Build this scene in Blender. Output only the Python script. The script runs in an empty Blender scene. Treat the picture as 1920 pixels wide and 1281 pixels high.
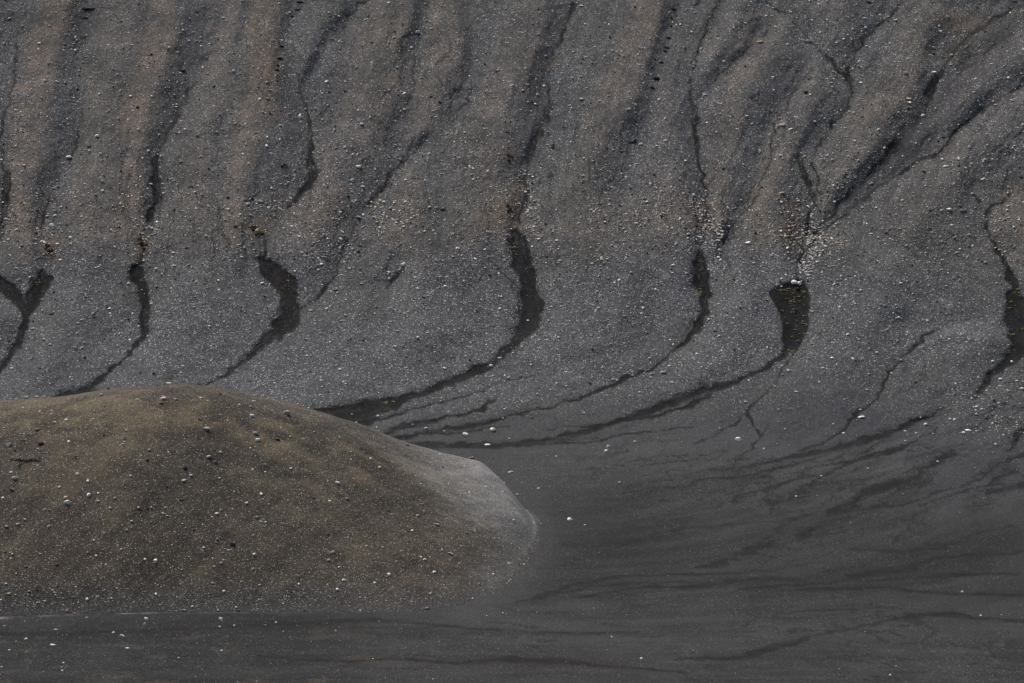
import bpy, math, random
import numpy as np
from math import radians as R

rng = np.random.default_rng(7)
random.seed(7)
S = bpy.context.scene
COL = S.collection

# ------------------------------------------------------------------ camera
CAMH = 100.0
HFOV = R(20.0)
F = 960.0 / math.tan(HFOV / 2)          # focal length in survey units (photo pixels)
PITCH = R(7.3)
cd = bpy.data.cameras.new('camera')
cam = bpy.data.objects.new('camera', cd)
COL.objects.link(cam)
cd.sensor_width = 36.0
cd.lens = 18.0 / math.tan(HFOV / 2)
cd.clip_start = 1.0
cd.clip_end = 20000.0
cam.location = (0, 0, CAMH)
cam.rotation_euler = (math.pi / 2 - PITCH, 0, 0)
S.camera = cam

# ------------------------------------------------------------------ light
SUN_EL, SUN_AZ = R(56), R(-36)      # azimuth from +Y towards +X: light from the left, a little behind the crest
w = bpy.data.worlds.new('World')
S.world = w
w.use_nodes = True
wn = w.node_tree
sky = wn.nodes.new('ShaderNodeTexSky')
sky.sky_type = 'NISHITA'
sky.sun_disc = False
sky.sun_elevation = SUN_EL
sky.sun_rotation = SUN_AZ
sky.air_density = 1.0
sky.dust_density = 5.0
sky.ozone_density = 0.3
wn.links.new(sky.outputs[0], wn.nodes['Background'].inputs[0])
wn.nodes['Background'].inputs[1].default_value = 0.055
sd = bpy.data.lights.new('sun', 'SUN')
sd.energy = 1.5
sd.angle = R(24)
sd.color = (1.0, 0.975, 0.94)
so = bpy.data.objects.new('sun', sd)
COL.objects.link(so)
# sun direction: from (sin az cos el, cos az cos el, sin el)
from mathutils import Vector
sv = Vector((math.sin(SUN_AZ) * math.cos(SUN_EL), math.cos(SUN_AZ) * math.cos(SUN_EL), math.sin(SUN_EL)))
so.rotation_euler = sv.to_track_quat('Z', 'Y').to_euler()
S.view_settings.view_transform = 'Standard'
S.view_settings.look = 'None'
S.view_settings.gamma = 1.0
S.view_settings.exposure = 1.36

# ------------------------------------------------------------------ noise
def _hash(ix, iy, seed):
    h = (ix.astype(np.int64) * 374761393 + iy.astype(np.int64) * 668265263 + seed * 1442695041) & 0xffffffff
    h = ((h ^ (h >> 13)) * 1274126177) & 0xffffffff
    h = (h ^ (h >> 16)) & 0xffffff
    return h.astype(np.float32) / float(0xffffff)

def vnoise(x, y, seed=0):
    ix = np.floor(x); iy = np.floor(y)
    fx = (x - ix).astype(np.float32); fy = (y - iy).astype(np.float32)
    fx = fx * fx * (3 - 2 * fx); fy = fy * fy * (3 - 2 * fy)
    a = _hash(ix, iy, seed); b = _hash(ix + 1, iy, seed)
    c = _hash(ix, iy + 1, seed); d = _hash(ix + 1, iy + 1, seed)
    return (a + (b - a) * fx) * (1 - fy) + (c + (d - c) * fx) * fy

def fbm(x, y, octv=4, seed=0, gain=0.5):
    r = 0.0; a = 1.0; t = 0.0
    for k in range(octv):
        r = r + a * vnoise(x * 2 ** k + 17.3 * k, y * 2 ** k - 9.1 * k, seed + k)
        t += a; a *= gain
    return r / t * 2 - 1          # -1..1

def sstep(a, b, x):
    t = np.clip((x - a) / (b - a), 0, 1)
    return t * t * (3 - 2 * t)

# ------------------------------------------------------------------ base relief
Y1, Y2, K = 530.0, 645.0, math.tan(R(33))
def zbase(y):
    q = K / (Y2 - Y1)
    m = np.clip(y - Y1, 0, Y2 - Y1)
    return 0.5 * q * m * m + np.maximum(y - Y2, 0) * K

def zslope(y):
    return K / (Y2 - Y1) * np.clip(y - Y1, 0, Y2 - Y1)

def ydir(v):
    a = (640.5 - v) / F
    dy = math.cos(PITCH) + a * math.sin(PITCH)
    dz = -math.sin(PITCH) + a * math.cos(PITCH)
    return dy, dz

def solve_row(v):
    dy, dz = ydir(v)
    lo = np.full_like(v, 10.0); hi = np.full_like(v, 6000.0)
    for _ in range(60):
        m = (lo + hi) / 2
        below = CAMH + m * dz < zbase(m * dy)
        hi = np.where(below, m, hi); lo = np.where(below, lo, m)
    return (lo + hi) / 2

def spaced(dense0, dense1, step, out0, out1, grow):
    mid = np.arange(dense0, dense1, step)
    lo = []; s = step; x = dense0
    while x > out0:
        s *= grow; x -= s; lo.append(x)
    hi = []; s = step; x = mid[-1]
    while x < out1:
        s *= grow; x += s; hi.append(x)
    return np.concatenate([np.array(lo[::-1]), mid, np.array(hi)])

GU = spaced(-160.0, 2080.0, 2.0, -9000.0, 11000.0, 1.06)
GV = spaced(-50.0, 1400.0, 2.0, -1900.0, 5200.0, 1.05)
NU, NV = len(GU), len(GV)
U, V = np.meshgrid(GU, GV)                      # rows are V
U = U.astype(np.float32); V = V.astype(np.float32)
T0 = solve_row(GV)
DY, DZ = ydir(GV)
DX = (GU - 960.0) / F
YB = T0 * DY
SL = zslope(YB)
arc = np.concatenate([[0], np.cumsum(np.hypot(np.diff(YB), np.diff(zbase(YB))))])
arc = arc - np.interp(1281, GV, arc)
WX = (DX[None, :] * T0[:, None]).astype(np.float32)      # metres across
WS = np.repeat(-arc[:, None], NU, axis=1).astype(np.float32)   # metres along the ground (grows towards the viewer)

# ------------------------------------------------------------------ traced drainage
# (x, y, width) stations surveyed from the photo
CH = [  # wet, dark channels
 [(-60,150,4),(5,285,5),(14,330,15),(12,380,15),(2,420,9),(-10,460,6)],
 [(30,60,3),(30,120,4),(24,170,4),(8,225,5),(0,260,4)],
 [(-60,480,20),(5,535,20),(35,560,22),(50,590,18),(47,615,15),(33,645,15),(14,675,12),(-10,705,10),(-60,740,10)],
 [(84,520,24),(72,545,30),(58,575,20),(50,600,15)],
 [(158,165,3),(154,205,3),(146,250,6),(140,280,6),(132,302,3)],
 [(92,370,5),(84,395,6),(80,425,4)],
 [(372,152,3),(350,178,8),(334,212,14),(322,238,8),(306,268,5),(296,296,7),(290,312,10),(296,345,15),(297,368,16),(286,395,11),(278,412,8)],
 [(266,455,7),(268,480,8),(264,505,10),(258,512,24),(268,540,19),(273,570,21),(272,600,17),(272,622,12),(262,640,6),(240,662,6),(222,682,6),(200,700,7),(178,718,16),(158,735,24),(120,755,30)],
 [(556,150,3),(566,185,4),(576,208,5),(584,235,8),(581,270,11),(582,300,15),(588,325,17),(574,352,14),(552,378,12),(538,392,6)],
 [(500,455,5),(496,478,8),(488,490,13),(506,507,34),(534,528,34),(540,555,26),(544,580,28),(540,602,34),(520,622,26),(494,645,18),(468,668,13),(436,694,9),(400,716,6),(370,726,6)],
 [(592,500,2),(562,530,2),(550,560,3),(546,580,3)],
 [(636,488,3),(632,515,3),(612,540,8),(590,562,5),(566,578,5),(548,598,4)],
 [(884,150,2),(886,172,4),(872,196,4),(852,214,3),(836,228,2)],
 [(790,270,2),(772,292,2),(752,306,6),(732,330,10),(712,358,8),(694,382,5),(676,410,2),(655,445,2),(640,480,2)],
 [(756,500,3),(740,520,7),(724,540,4)],
 [(700,0,3),(672,10,4),(655,28,6),(645,50,4),(636,72,3)],
 [(776,100,2),(774,130,3),(778,160,2),(764,195,2),(730,240,2),(708,280,2),(690,330,2)],
 [(1078,10,10),(1064,40,5),(1054,66,6),(1045,90,4),(1032,120,5),(1030,160,6),(1029,190,8),(1026,215,12),(1010,245,14),(998,275,12),(990,310,7),(984,335,8),(988,360,10),(982,385,8),(972,415,8)],
 [(966,436,18),(970,455,28),(978,490,32),(986,520,28),(992,548,32),(996,570,34),(992,600,34),(978,622,24),(960,642,14),(944,662,12),(924,682,14),(900,694,20),(874,706,16),(830,722,13),(780,741,13),(736,757,20),(690,769,26),(640,778,30),(590,786,30)],
 [(1000,700,2),(940,718,3),(880,742,4),(800,762,5),(740,778,8),(690,792,14),(640,800,14)],
 [(960,800,2),(880,808,4),(800,815,7),(740,822,10),(690,822,10)],
 [(1120,818,3),(1000,832,4),(900,838,7),(820,836,9),(760,836,10)],
 [(1300,800,3),(1200,812,4),(1100,828,4),(1000,836,4),(880,842,3)],
 [(990,610,18),(984,630,14),(962,648,10)],
 [(934,742,4),(905,768,7),(870,778,6),(840,783,6),(800,790,10),(760,800,9),(720,812,6),(690,820,4)],
 [(1297,150,5),(1296,185,8),(1303,225,11),(1306,260,9),(1309,300,7),(1318,340,7),(1324,385,8),(1328,415,8)],
 [(1312,478,14),(1312,500,26),(1316,525,30),(1322,552,20),(1322,580,15),(1314,605,15),(1300,628,13),(1282,645,8),(1254,668,5),(1220,692,6),(1180,708,6),(1130,730,7),(1090,745,8),(1050,757,5),(1008,770,3),(960,780,4),(920,790,8),(880,798,10),(830,806,6),(780,812,5)],
 [(1522,120,2),(1504,150,3),(1488,175,4),(1470,205,3),(1452,235,5),(1444,262,4),(1446,290,3),(1434,325,3),(1420,365,3),(1398,395,3),(1378,420,3),(1356,452,5),(1342,480,4)],
 [(1436,0,3),(1452,18,6),(1470,26,4),(1494,50,3),(1524,82,3),(1548,105,4),(1566,124,9),(1582,140,12),(1594,155,10),(1596,175,5),(1592,195,5),(1578,216,7),(1562,236,8),(1544,262,8),(1528,286,5)],
 [(1700,0,4),(1672,26,5),(1650,48,5),(1625,70,8),(1602,98,6),(1592,125,7),(1590,150,5)],
 [(1500,292,8),(1505,315,12),(1518,345,10),(1526,370,7),(1530,388,7),(1518,402,8),(1514,428,8),(1506,450,3),(1503,475,7),(1502,498,5)],
 [(1528,285,4),(1524,305,5),(1532,330,5),(1534,360,5)],
 [(1960,-30,8),(1920,5,8),(1870,32,8),(1828,62,8),(1795,92,6),(1768,138,8),(1750,158,14),(1742,178,18),(1736,200,10),(1722,232,10),(1700,258,12),(1682,276,24),(1660,300,18),(1640,322,9),(1616,346,12),(1590,368,14),(1566,392,8),(1548,412,10),(1530,432,6),(1518,462,5),(1508,500,4)],
 [(1980,130,5),(1920,158,5),(1890,174,6),(1850,198,8),(1815,228,6),(1788,250,8),(1775,275,6),(1754,290,7),(1720,305,6),(1690,325,7),(1655,345,8),(1620,372,7),(1580,405,4),(1550,430,3)],
 [(1760,260,2),(1700,300,5),(1660,330,7),(1625,356,5)],
 [(1482,655,14),(1464,668,12),(1440,688,9),(1412,700,8),(1380,714,9),(1344,726,11),(1300,742,12),(1250,758,13),(1210,772,14),(1170,785,10),(1130,800,10),(1085,812,9),(1040,822,7),(980,830,5),(900,833,6),(840,832,6),(770,830,5)],
 [(1350,730,4),(1310,752,8),(1260,772,7),(1220,782,6),(1150,794,6),(1090,800,4),(1030,805,3)],
 [(1494,655,4),(1476,680,5),(1462,702,4),(1448,728,3),(1428,745,3),(1404,760,5),(1402,775,6),(1412,792,5),(1422,815,5)],
 [(1402,770,3),(1380,795,4),(1344,812,3),(1310,832,3)],
 [(1870,588,2),(1820,596,2),(1780,606,3),(1740,628,5),(1712,650,5),(1690,674,5),(1668,695,7),(1658,716,6),(1650,738,6),(1634,756,5),(1612,772,5),(1594,788,6),(1572,812,5),(1545,832,4),(1500,845,3)],
 [(1930,356,2),(1896,366,4),(1862,388,5),(1848,404,6),(1845,425,8),(1858,450,8),(1870,472,9),(1884,494,11),(1896,515,14),(1904,540,16),(1903,562,30),(1901,590,40),(1908,620,36),(1912,645,24),(1905,665,24),(1880,688,15),(1858,708,13),(1838,732,9)],
 [(1820,360,3),(1835,378,6),(1842,395,4)],
 [(1985,640,10),(1940,655,14),(1905,668,10)],
 [(1768,768,4),(1736,782,6),(1700,800,9),(1664,812,15),(1630,822,14),(1580,838,9),(1520,850,8),(1460,862,5),(1400,876,4),(1340,882,3)],
 [(1930,800,20),(1905,822,14),(1890,842,8)],
 [(1940,850,12),(1905,858,10),(1880,872,5),(1850,888,5),(1820,905,4),(1785,915,3),(1745,926,4),(1700,945,5),(1620,955,5),(1560,963,5)],
 [(1790,846,8),(1768,856,12),(1738,875,7),(1715,895,7),(1690,905,10),(1650,915,8),(1610,930,7),(1590,948,12),(1570,958,14),(1540,968,3)],
 [(1712,898,3),(1680,920,3),(1650,948,3)],
 [(1760,800,3),(1700,835,4),(1668,848,8),(1620,860,6),(1570,880,4),(1520,895,4),(1470,905,3),(1430,925,3)],
 [(1660,825,3),(1600,860,4),(1550,890,5),(1520,905,4),(1500,928,4),(1448,945,3),(1436,970,3)],
 [(1940,1030,4),(1880,1038,5),(1820,1040,6),(1770,1046,5),(1732,1055,4),(1712,1066,9),(1680,1072,9),(1630,1076,8),(1590,1084,8)],
 [(1950,1118,5),(1880,1116,6),(1800,1113,6),(1740,1112,5),(1700,1106,5),(1660,1100,3),(1610,1102,6),(1560,1105,6),(1490,1104,5)],
 [(1900,985,3),(1830,1000,3),(1760,1028,4),(1690,1034,5),(1600,1030,3)],
 [(1340,10,2),(1325,50,3),(1312,90,3),(1302,130,4)],
 [(1440,60,3),(1400,95,3),(1360,130,3.5),(1325,165,3),(1305,185,3)],
 [(1900,60,3),(1850,95,4),(1800,140,4),(1770,180,3),(1745,220,2)],
 [(1860,150,2),(1800,200,3),(1750,250,4),(1710,285,3),(1670,330,3),(1620,365,3)],
 [(1560,225,3),(1545,250,4),(1540,265,2)],[(1605,70,3),(1600,100,3),(1606,130,3)],[(1560,150,2),(1568,175,3),(1590,200,3)],
 [(1820,300,2),(1815,330,4),(1805,345,3)],[(1920,280,2),(1890,320,3),(1882,360,3)],[(1660,20,2),(1630,60,3),(1585,100,2)],
 [(800,345,2),(806,380,3),(795,420,2)],[(1270,640,2),(1290,620,3),(1300,600,2)],[(930,500,2),(958,530,3),(972,560,3),(976,590,2)],
 [(560,560,3),(528,560,4),(520,590,3)],
 [(1520,1090,5),(1440,1084,5),(1380,1088,7),(1330,1096,8),(1280,1102,6),(1220,1100,5),(1160,1108,4),(1090,1120,4)],
 [(1400,1075,3),(1300,1076,4),(1200,1080,5),(1130,1084,5),(1080,1096,5),(1040,1108,4),(990,1122,3)],
 [(1950,1166,6),(1880,1162,6),(1820,1158,6),(1780,1152,10),(1720,1154,8),(1680,1160,5),(1640,1172,5),(1600,1178,4),(1540,1188,4),(1500,1204,8),(1460,1212,9),(1430,1222,12),(1380,1234,9),(1320,1234,6),(1260,1236,3)],
 [(1200,1185,2),(1080,1188,3),(1000,1184,3),(900,1180,4),(800,1170,5),(700,1162,7),(600,1168,9),(500,1172,6),(400,1178,5),(250,1184,5),(120,1188,5),(-60,1190,5)],
 [(1583,852,2),(1545,870,3),(1510,891,4),(1475,904,3),(1450,921,3),(1429,934,4),(1442,947,3),(1440,965,2)],
 [(1519,912,3),(1497,929,4),(1470,938,3),(1446,942,3)],
 [(1766,852,10),(1732,874,6),(1715,897,7),(1690,912,4),(1665,930,3),(1651,944,4),(1630,953,2)],
 [(1685,900,4),(1640,912,6),(1617,921,9),(1608,936,12),(1600,948,10),(1574,959,13),(1545,966,4)],
 [(1600,900,2),(1570,921,4),(1544,946,3),(1510,964,4),(1476,976,5),(1455,998,3),(1430,1012,2)],
 [(1470,975,2),(1373,983,3),(1314,989,3),(1250,998,3),(1220,1006,4),(1164,1023,3),(1140,1035,2)],
 [(1711,955,3),(1707,981,4),(1689,1002,3),(1672,1019,2)],
 [(1535,990,4),(1510,1002,15),(1490,1008,5)],[(1450,1015,5),(1420,1028,16),(1395,1036,9),(1375,1046,3)],[(1380,1048,4),(1345,1058,9),(1315,1064,6)],
 [(1805,1019,3),(1741,1021,3),(1715,1034,4),(1672,1032,5),(1583,1032,2)],
 [(1720,826,2),(1660,848,6),(1600,864,8),(1560,872,4)],[(1880,905,3),(1830,915,6),(1780,930,4),(1720,952,4)],
 [(1900,880,12),(1870,898,10),(1850,910,4)],[(1960,905,14),(1900,912,10),(1850,925,4)],
 [(1480,905,3),(1400,925,3),(1340,950,2),(1300,960,2)],[(1440,800,2),(1415,830,4),(1395,850,4),(1380,870,3),(1378,890,2)],
 [(1560,850,2),(1450,882,5),(1370,896,5),(1300,900,3)],[(1660,960,3),(1600,985,4),(1540,1000,3)],
 [(1920,1075,3),(1800,1078,5),(1690,1085,3),(1560,1092,4),(1450,1100,6),(1380,1104,3)],
 [(1700,1135,2),(1600,1142,4),(1480,1148,3)],[(1280,1090,2),(1180,1094,4),(1100,1102,6),(1040,1115,4),(960,1130,3)],
 [(1300,1262,3),(1150,1250,6),(1030,1240,9),(940,1236,10),(850,1244,6),(760,1236,4),(640,1240,4),(480,1230,3)],
]
VAL = [ # valley axes that are not wet (relief only)
 [(150,0),(165,60),(155,165)], [(372,152),(395,90),(430,0)], [(545,0),(548,80),(556,150)],
 [(672,10),(600,110),(566,185)], [(820,0),(788,60),(776,100)], [(870,0),(886,60),(884,150)], [(278,412),(266,455)],
 [(538,392),(510,430),(496,478)], [(972,415),(966,436)], [(1328,415),(1312,478)], [(1130,-40),(1078,10)],
 [(1470,26),(1400,95),(1330,160),(1300,180)], [(1360,0),(1325,80),(1297,150)], [(1262,0),(1255,60),(1245,100),(1228,160),(1200,260),(1180,330)],
 [(12,420),(-10,480)],[(85,430),(80,470),(84,520)], [(130,302),(105,350),(90,380)], [(1790,60),(1750,90)],
]
RD = [  # spur crests (x, y, tan strength)
 [(-60,0,.5),(-60,200,.6),(-40,300,.6),(-50,420,.4)],
 [(136,-60,.8),(132,0,.9),(118,60,.9),(98,130,.8),(84,200,.7),(72,280,.6),(60,360,.6),(60,440,.7)],
 [(240,-60,.3),(238,60,.3),(205,180,.3),(190,300,.3),(175,430,.4),(160,520,.1),(140,610,0),(90,690,0)],
 [(326,-60,.7),(324,0,.8),(316,80,.8),(306,140,.8),(286,190,.8),(270,250,.8),(260,330,.7),(252,400,.7),(258,440,.6)],
 [(450,-60,.3),(430,100,.3),(400,220,.3),(380,330,.3),(380,440,.3),(390,540,0),(370,620,0),(300,690,0)],
 [(536,-60,.8),(528,0,.9),(514,60,1),(512,130,1),(503,190,.9),(488,250,.7),(470,330,.6),(450,410,.6)],
 [(630,0,.1),(590,90,.1),(566,130,.1)],
 [(740,-40,.3),(720,60,.5),(700,160,.5),(665,260,.3),(640,340,.4),(600,420,.4)],
 [(770,-60,.5),(766,40,.7),(752,100,.8),(738,180,.7),(700,250,.5),(690,290,.4)],
 [(854,-60,.6),(856,0,.8),(861,50,.9),(866,90,.9),(850,140,.6),(826,190,.6),(800,240,.4),(770,275,.3)],
 [(1020,-60,.3),(1015,0,.3),(1006,50,.4),(988,90,.4),(978,140,.6),(958,200,.5),(940,260,.5),(928,320,.7),(950,380,.8)],
 [(780,330,.3),(780,400,.5),(800,480,.2),(800,560,0),(770,640,0),(640,720,0)],
 [(880,300,.4),(890,400,.5)],
 [(1240,-60,.7),(1238,0,.8),(1226,60,.8),(1205,130,.8),(1165,200,.7),(1125,270,.6),(1110,350,.5),(1130,440,.4),(1160,540,0),(1150,630,0),(1040,710,0)],
 [(1270,200,.2),(1265,300,.2),(1270,400,.7),(1285,440,.3)],
 [(1480,50,.3),(1435,110,.6),(1405,170,.7),(1380,240,.6),(1365,330,.4),(1345,410,.4)],
 [(1560,0,.3),(1600,40,.3)], [(1400,0,.2),(1370,60,.2),(1330,120,.2)],
 [(1540,150,.2),(1515,220,.3),(1480,300,.4),(1460,380,.7),(1470,440,.7),(1470,500,.3)],
 [(1800,-20,.3),(1740,50,.4),(1720,110,.4),(1708,170,.8),(1660,230,.7),(1620,290,.6),(1570,350,.4)],
 [(1960,70,.1),(1880,130,.1),(1820,180,.1),(1780,220,.1)],
 [(1980,190,.3),(1890,240,.3),(1810,310,.3),(1750,370,.3),(1700,450,.1),(1660,560,0),(1600,660,0),(1500,750,0),(1440,790,0)],
 [(1400,500,.1),(1400,600,0),(1370,660,0),(1280,710,0)],
 [(1930,400,.9),(1915,440,.7),(1940,500,.2)],
 [(1850,640,0),(1790,680,0),(1740,740,0),(1690,790,0)],
 [(2000,560,0),(1990,620,0)], [(2000,690,0),(1900,760,0),(1800,810,0)],
 [(0,590,.2),(-30,640,0),(-80,700,0)],
]

def seg_dist(px, py, a, b, ay=1.0):
    ax_, ay_ = a[0], a[1] * ay
    bx, by = b[0], b[1] * ay
    vx, vy = bx - ax_, by - ay_
    L = vx * vx + vy * vy + 1e-6
    t = np.clip(((px - ax_) * vx + (py * ay - ay_) * vy) / L, 0, 1)
    return np.hypot(px - (ax_ + t * vx), py * ay - (ay_ + t * vy)), t

# broad relief from valleys and crests, on a coarse grid
cu = np.arange(-420, 2340, 5.0); cv = np.arange(-320, 1000, 5.0)
CU, CV = np.meshgrid(cu, cv)
jx = fbm(CU / 90, CV / 90, 3, 5) * 16
PX, PY = CU + jx, CV + fbm(CU / 90, CV / 90, 3, 9) * 16
AY = 0.55
dC = np.full(CU.shape, 1e9); dR = np.full(CU.shape, 1e9); TAN = np.zeros(CU.shape); FLANK_SHADE = np.zeros(CU.shape); jag = fbm(CU / 14, CV / 22, 3, 77) * 7; wsum = np.zeros(CU.shape) + 1e-6
for ln in CH + VAL:
    if min(p[1] for p in ln) > 850: continue
    if len(ln[0]) > 2 and np.mean([p[2] for p in ln]) < 3.2: continue
    for a, b in zip(ln[:-1], ln[1:]):
        d, t = seg_dist(PX, PY, a, b, AY); dC = np.minimum(dC, d)
for ln in RD:
    for a, b in zip(ln[:-1], ln[1:]):
        d, t = seg_dist(PX, PY, a, b, AY); dR = np.minimum(dR, d)
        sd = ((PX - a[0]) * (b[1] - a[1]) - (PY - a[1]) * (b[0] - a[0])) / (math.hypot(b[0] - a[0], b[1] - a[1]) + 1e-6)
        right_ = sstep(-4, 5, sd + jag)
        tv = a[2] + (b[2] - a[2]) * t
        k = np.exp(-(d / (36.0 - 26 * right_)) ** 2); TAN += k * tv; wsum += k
        if a[1] < 400: FLANK_SHADE = np.maximum(FLANK_SHADE, right_ * np.exp(-(np.maximum(d - 14, 0) / 17.0) ** 2) * sstep(.35, .8, tv) * sstep(420, 370, PY))
TAN = TAN / np.maximum(wsum, 0.6)
rel = dC / (dC + dR + 1e-3)
rel = 0.65 * rel + 0.35 * np.sin(rel * math.pi / 2)
rel[CU < -300] = .5; rel[CU > 2250] = .5
amp = np.interp(cv, [-320, -50, 300, 430, 560, 700, 790, 860, 1000], [1.8, 2.0, 2.0, 1.9, 2.1, .9, .4, .05, 0])[:, None]
# damp where crest and valley are far apart only in mapping
REL = (rel - .5) * amp
def blur(a, n):
    k = np.ones(n) / n
    a = np.apply_along_axis(lambda r: np.convolve(np.pad(r, n // 2, 'edge'), k, 'valid'), 0, a)
    return np.apply_along_axis(lambda r: np.convolve(np.pad(r, n // 2, 'edge'), k, 'valid'), 1, a)
REL = blur(REL, 5); TAN = blur(TAN, 3); FLANK_SHADE = blur(FLANK_SHADE, 3)
def bil(A, gu, gv, u, v):
    fu = np.clip(np.interp(u, gu, np.arange(len(gu))), 0, len(gu) - 1.001)
    fv = np.clip(np.interp(v, gv, np.arange(len(gv))), 0, len(gv) - 1.001)
    iu = fu.astype(int); iv = fv.astype(int); fu = fu - iu; fv = fv - iv
    if A.ndim == 3: fu = fu[..., None]; fv = fv[..., None]
    return (A[iv, iu] * (1 - fu) + A[iv, iu + 1] * fu) * (1 - fv) + (A[iv + 1, iu] * (1 - fu) + A[iv + 1, iu + 1] * fu) * fv
REL = bil(REL, cu, cv, U, V); TAN = bil(TAN, cu, cv, U, V); FLANK_SHADE = bil(FLANK_SHADE, cu, cv, U, V)

# ragged edges
wu = fbm(WX / 2.6, WS / 2.6, 4, 21, .5) * 8.0
wv = fbm(WX / 2.6, WS / 2.6, 4, 31, .5) * 7.0
flat = sstep(790, 880, V)                          # 0 on the slope, 1 on the plain
QU = U + wu * (1 + 1.6 * flat); QV = V + wv * (1 - .6 * flat)
THR = fbm(U / 7 + 40, V / 7, 2, 771); WET = np.zeros(U.shape, np.float32); hal_ = np.zeros(U.shape, np.float32); CUT = np.zeros(U.shape, np.float32)
for ln in CH:
    m_l = np.zeros(U.shape, np.float32)
    for i, (a, b) in enumerate(zip(ln[:-1], ln[1:])):
        pad = 34 + max(a[2], b[2])
        i0, i1 = np.searchsorted(GU, [min(a[0], b[0]) - pad, max(a[0], b[0]) + pad])
        j0, j1 = np.searchsorted(GV, [min(a[1], b[1]) - pad, max(a[1], b[1]) + pad])
        if i1 <= i0 or j1 <= j0: continue
        sl = (slice(j0, j1), slice(i0, i1))
        d, t = seg_dist(QU[sl], QV[sl], a, b)
        wd = (a[2] + (b[2] - a[2]) * t) / 2; wd = wd * (1 + .18 * sstep(8, 14, wd))
        soft = np.where(wd < 4, 1.2, 2.6) * (1 + .15 * flat[sl])
        vx_, vy_ = b[0] - a[0], b[1] - a[1]; L_ = math.hypot(vx_, vy_) + 1e-6; vx_ /= L_; vy_ /= L_
        ac = QU[sl] * -vy_ + QV[sl] * vx_; al = QU[sl] * vx_ + QV[sl] * vy_
        thr = fbm(al / 34, ac / 3.2, 3, 700, .6)               # threads of finer silt running with the water
        vm_ = min(a[1], b[1]) < 440
        m = sstep(-soft, soft, wd - d + thr * (1.6 + wd * .35))
        hal = np.maximum(hal_[sl], sstep(-14, 2, wd - d + thr * 9) * np.clip(wd / 12, 0, 1)); hal_[sl] = hal
        m = m * np.clip(.62 + wd / 8, 0, 1) * np.clip((.80 if vm_ else 1.0) + thr * (1.0 if vm_ else .5), .15, 1)
        WET[sl] = np.maximum(WET[sl], m)
        CUT[sl] = np.maximum(CUT[sl], sstep(-3.0 - wd * .3, wd * .6 + 1, wd - d) * np.clip(wd / 9, .18, 1))
# the basin below the white boulder
POLY = [(1440,546),(1452,535),(1474,530),(1494,519),(1511,530),(1519,560),(1518,605),(1510,635),(1492,656),(1470,660),(1464,640),(1466,610),(1462,586),(1448,566)]
inside = np.zeros(U.shape, bool); dm = np.full(U.shape, 1e9, np.float32)
j0, j1 = np.searchsorted(GV, [490, 690]); i0, i1 = np.searchsorted(GU, [1400, 1560]); sl = (slice(j0, j1), slice(i0, i1))
qx, qy = U[sl] + wu[sl] * .5, V[sl] + wv[sl] * .5
ins = np.zeros(qx.shape, bool); dd = np.full(qx.shape, 1e9)
for a, b in zip(POLY, POLY[1:] + POLY[:1]):
    c = ((a[1] > qy) != (b[1] > qy)) & (qx < (b[0] - a[0]) * (qy - a[1]) / (b[1] - a[1] + 1e-9) + a[0])
    ins ^= c
    d, _ = seg_dist(qx, qy, a, b); dd = np.minimum(dd, d)
sd_ = np.where(ins, dd, -dd)
WET[sl] = np.maximum(WET[sl], sstep(-2, 2, sd_)); CUT[sl] = np.maximum(CUT[sl], sstep(-5, 12, sd_))

# flow-aligned coordinate for rivulets and streaks
gdir = np.interp(GV, [-2000, 0, 380, 430, 560, 620, 680, 740, 800, 860, 950], [-.3, -.3, -.12, .05, .02, -.5, -1.3, -2.3, -3.4, -3.6, -3.6])
gi = np.concatenate([[0], np.cumsum((gdir[1:] + gdir[:-1]) / 2 * np.diff(GV))])
SF = U - gi[:, None] + U * 0
right = sstep(900, 1700, U)
SF = SF + right * V * .45 * (1 - sstep(350, 600, V))
warp = fbm(WX / 9, WS / 9, 3, 41) * 26
n1 = fbm((SF + warp) / 46, V / 260, 4, 51, .6)
rill = 1 - np.clip(np.abs(n1) / .045, 0, 1)                      # thin wandering lines
rillmask = sstep(-.25, .3, fbm(WX / 22, WS / 22, 3, 61)) * (1 - sstep(470, 560, V)) * (V > -60)
fan_ = np.exp(-(((U - 1640) / 330) ** 2 + ((V - 900) / 85) ** 2))
# braids on the plain and fans at the lower right
warp2 = fbm(WX / 5, WS / 9, 4, 71, .6)
pl = V + .30 * np.logaddexp(0, (U - 1200) / 80.) * 80 * (1 - np.clip((V - 880) / 330., 0, 1))
n2 = fbm(U / 150 + warp2 * .35, pl / 15 + warp2 * .6, 5, 81, .62)
br = 1 - np.clip(np.abs(n2) / .09, 0, 1)
brm = sstep(-.15, .4, fbm(WX / 14 + 3, WS / 30, 3, 91) + .45 * fan_) * sstep(790, 850, V) * sstep(820, 1150, U + (V - 900) * .8)
st = fbm(U / 260 + warp2 * .3, pl / 11 + warp2 * .5, 4, 95, .6)  # soft sediment streaks
st2 = fbm(U / 90, pl / 30 + warp2, 3, 99, .6)
fan = np.exp(-(((U - 1640) / 330) ** 2 + ((V - 900) / 75) ** 2))
blot = sstep(.05, .40, fbm(U / 60 + warp2 * .6, (V + .36 * U) / 14 + warp2 * .7, 4, 111, .6)) * fan

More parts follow.
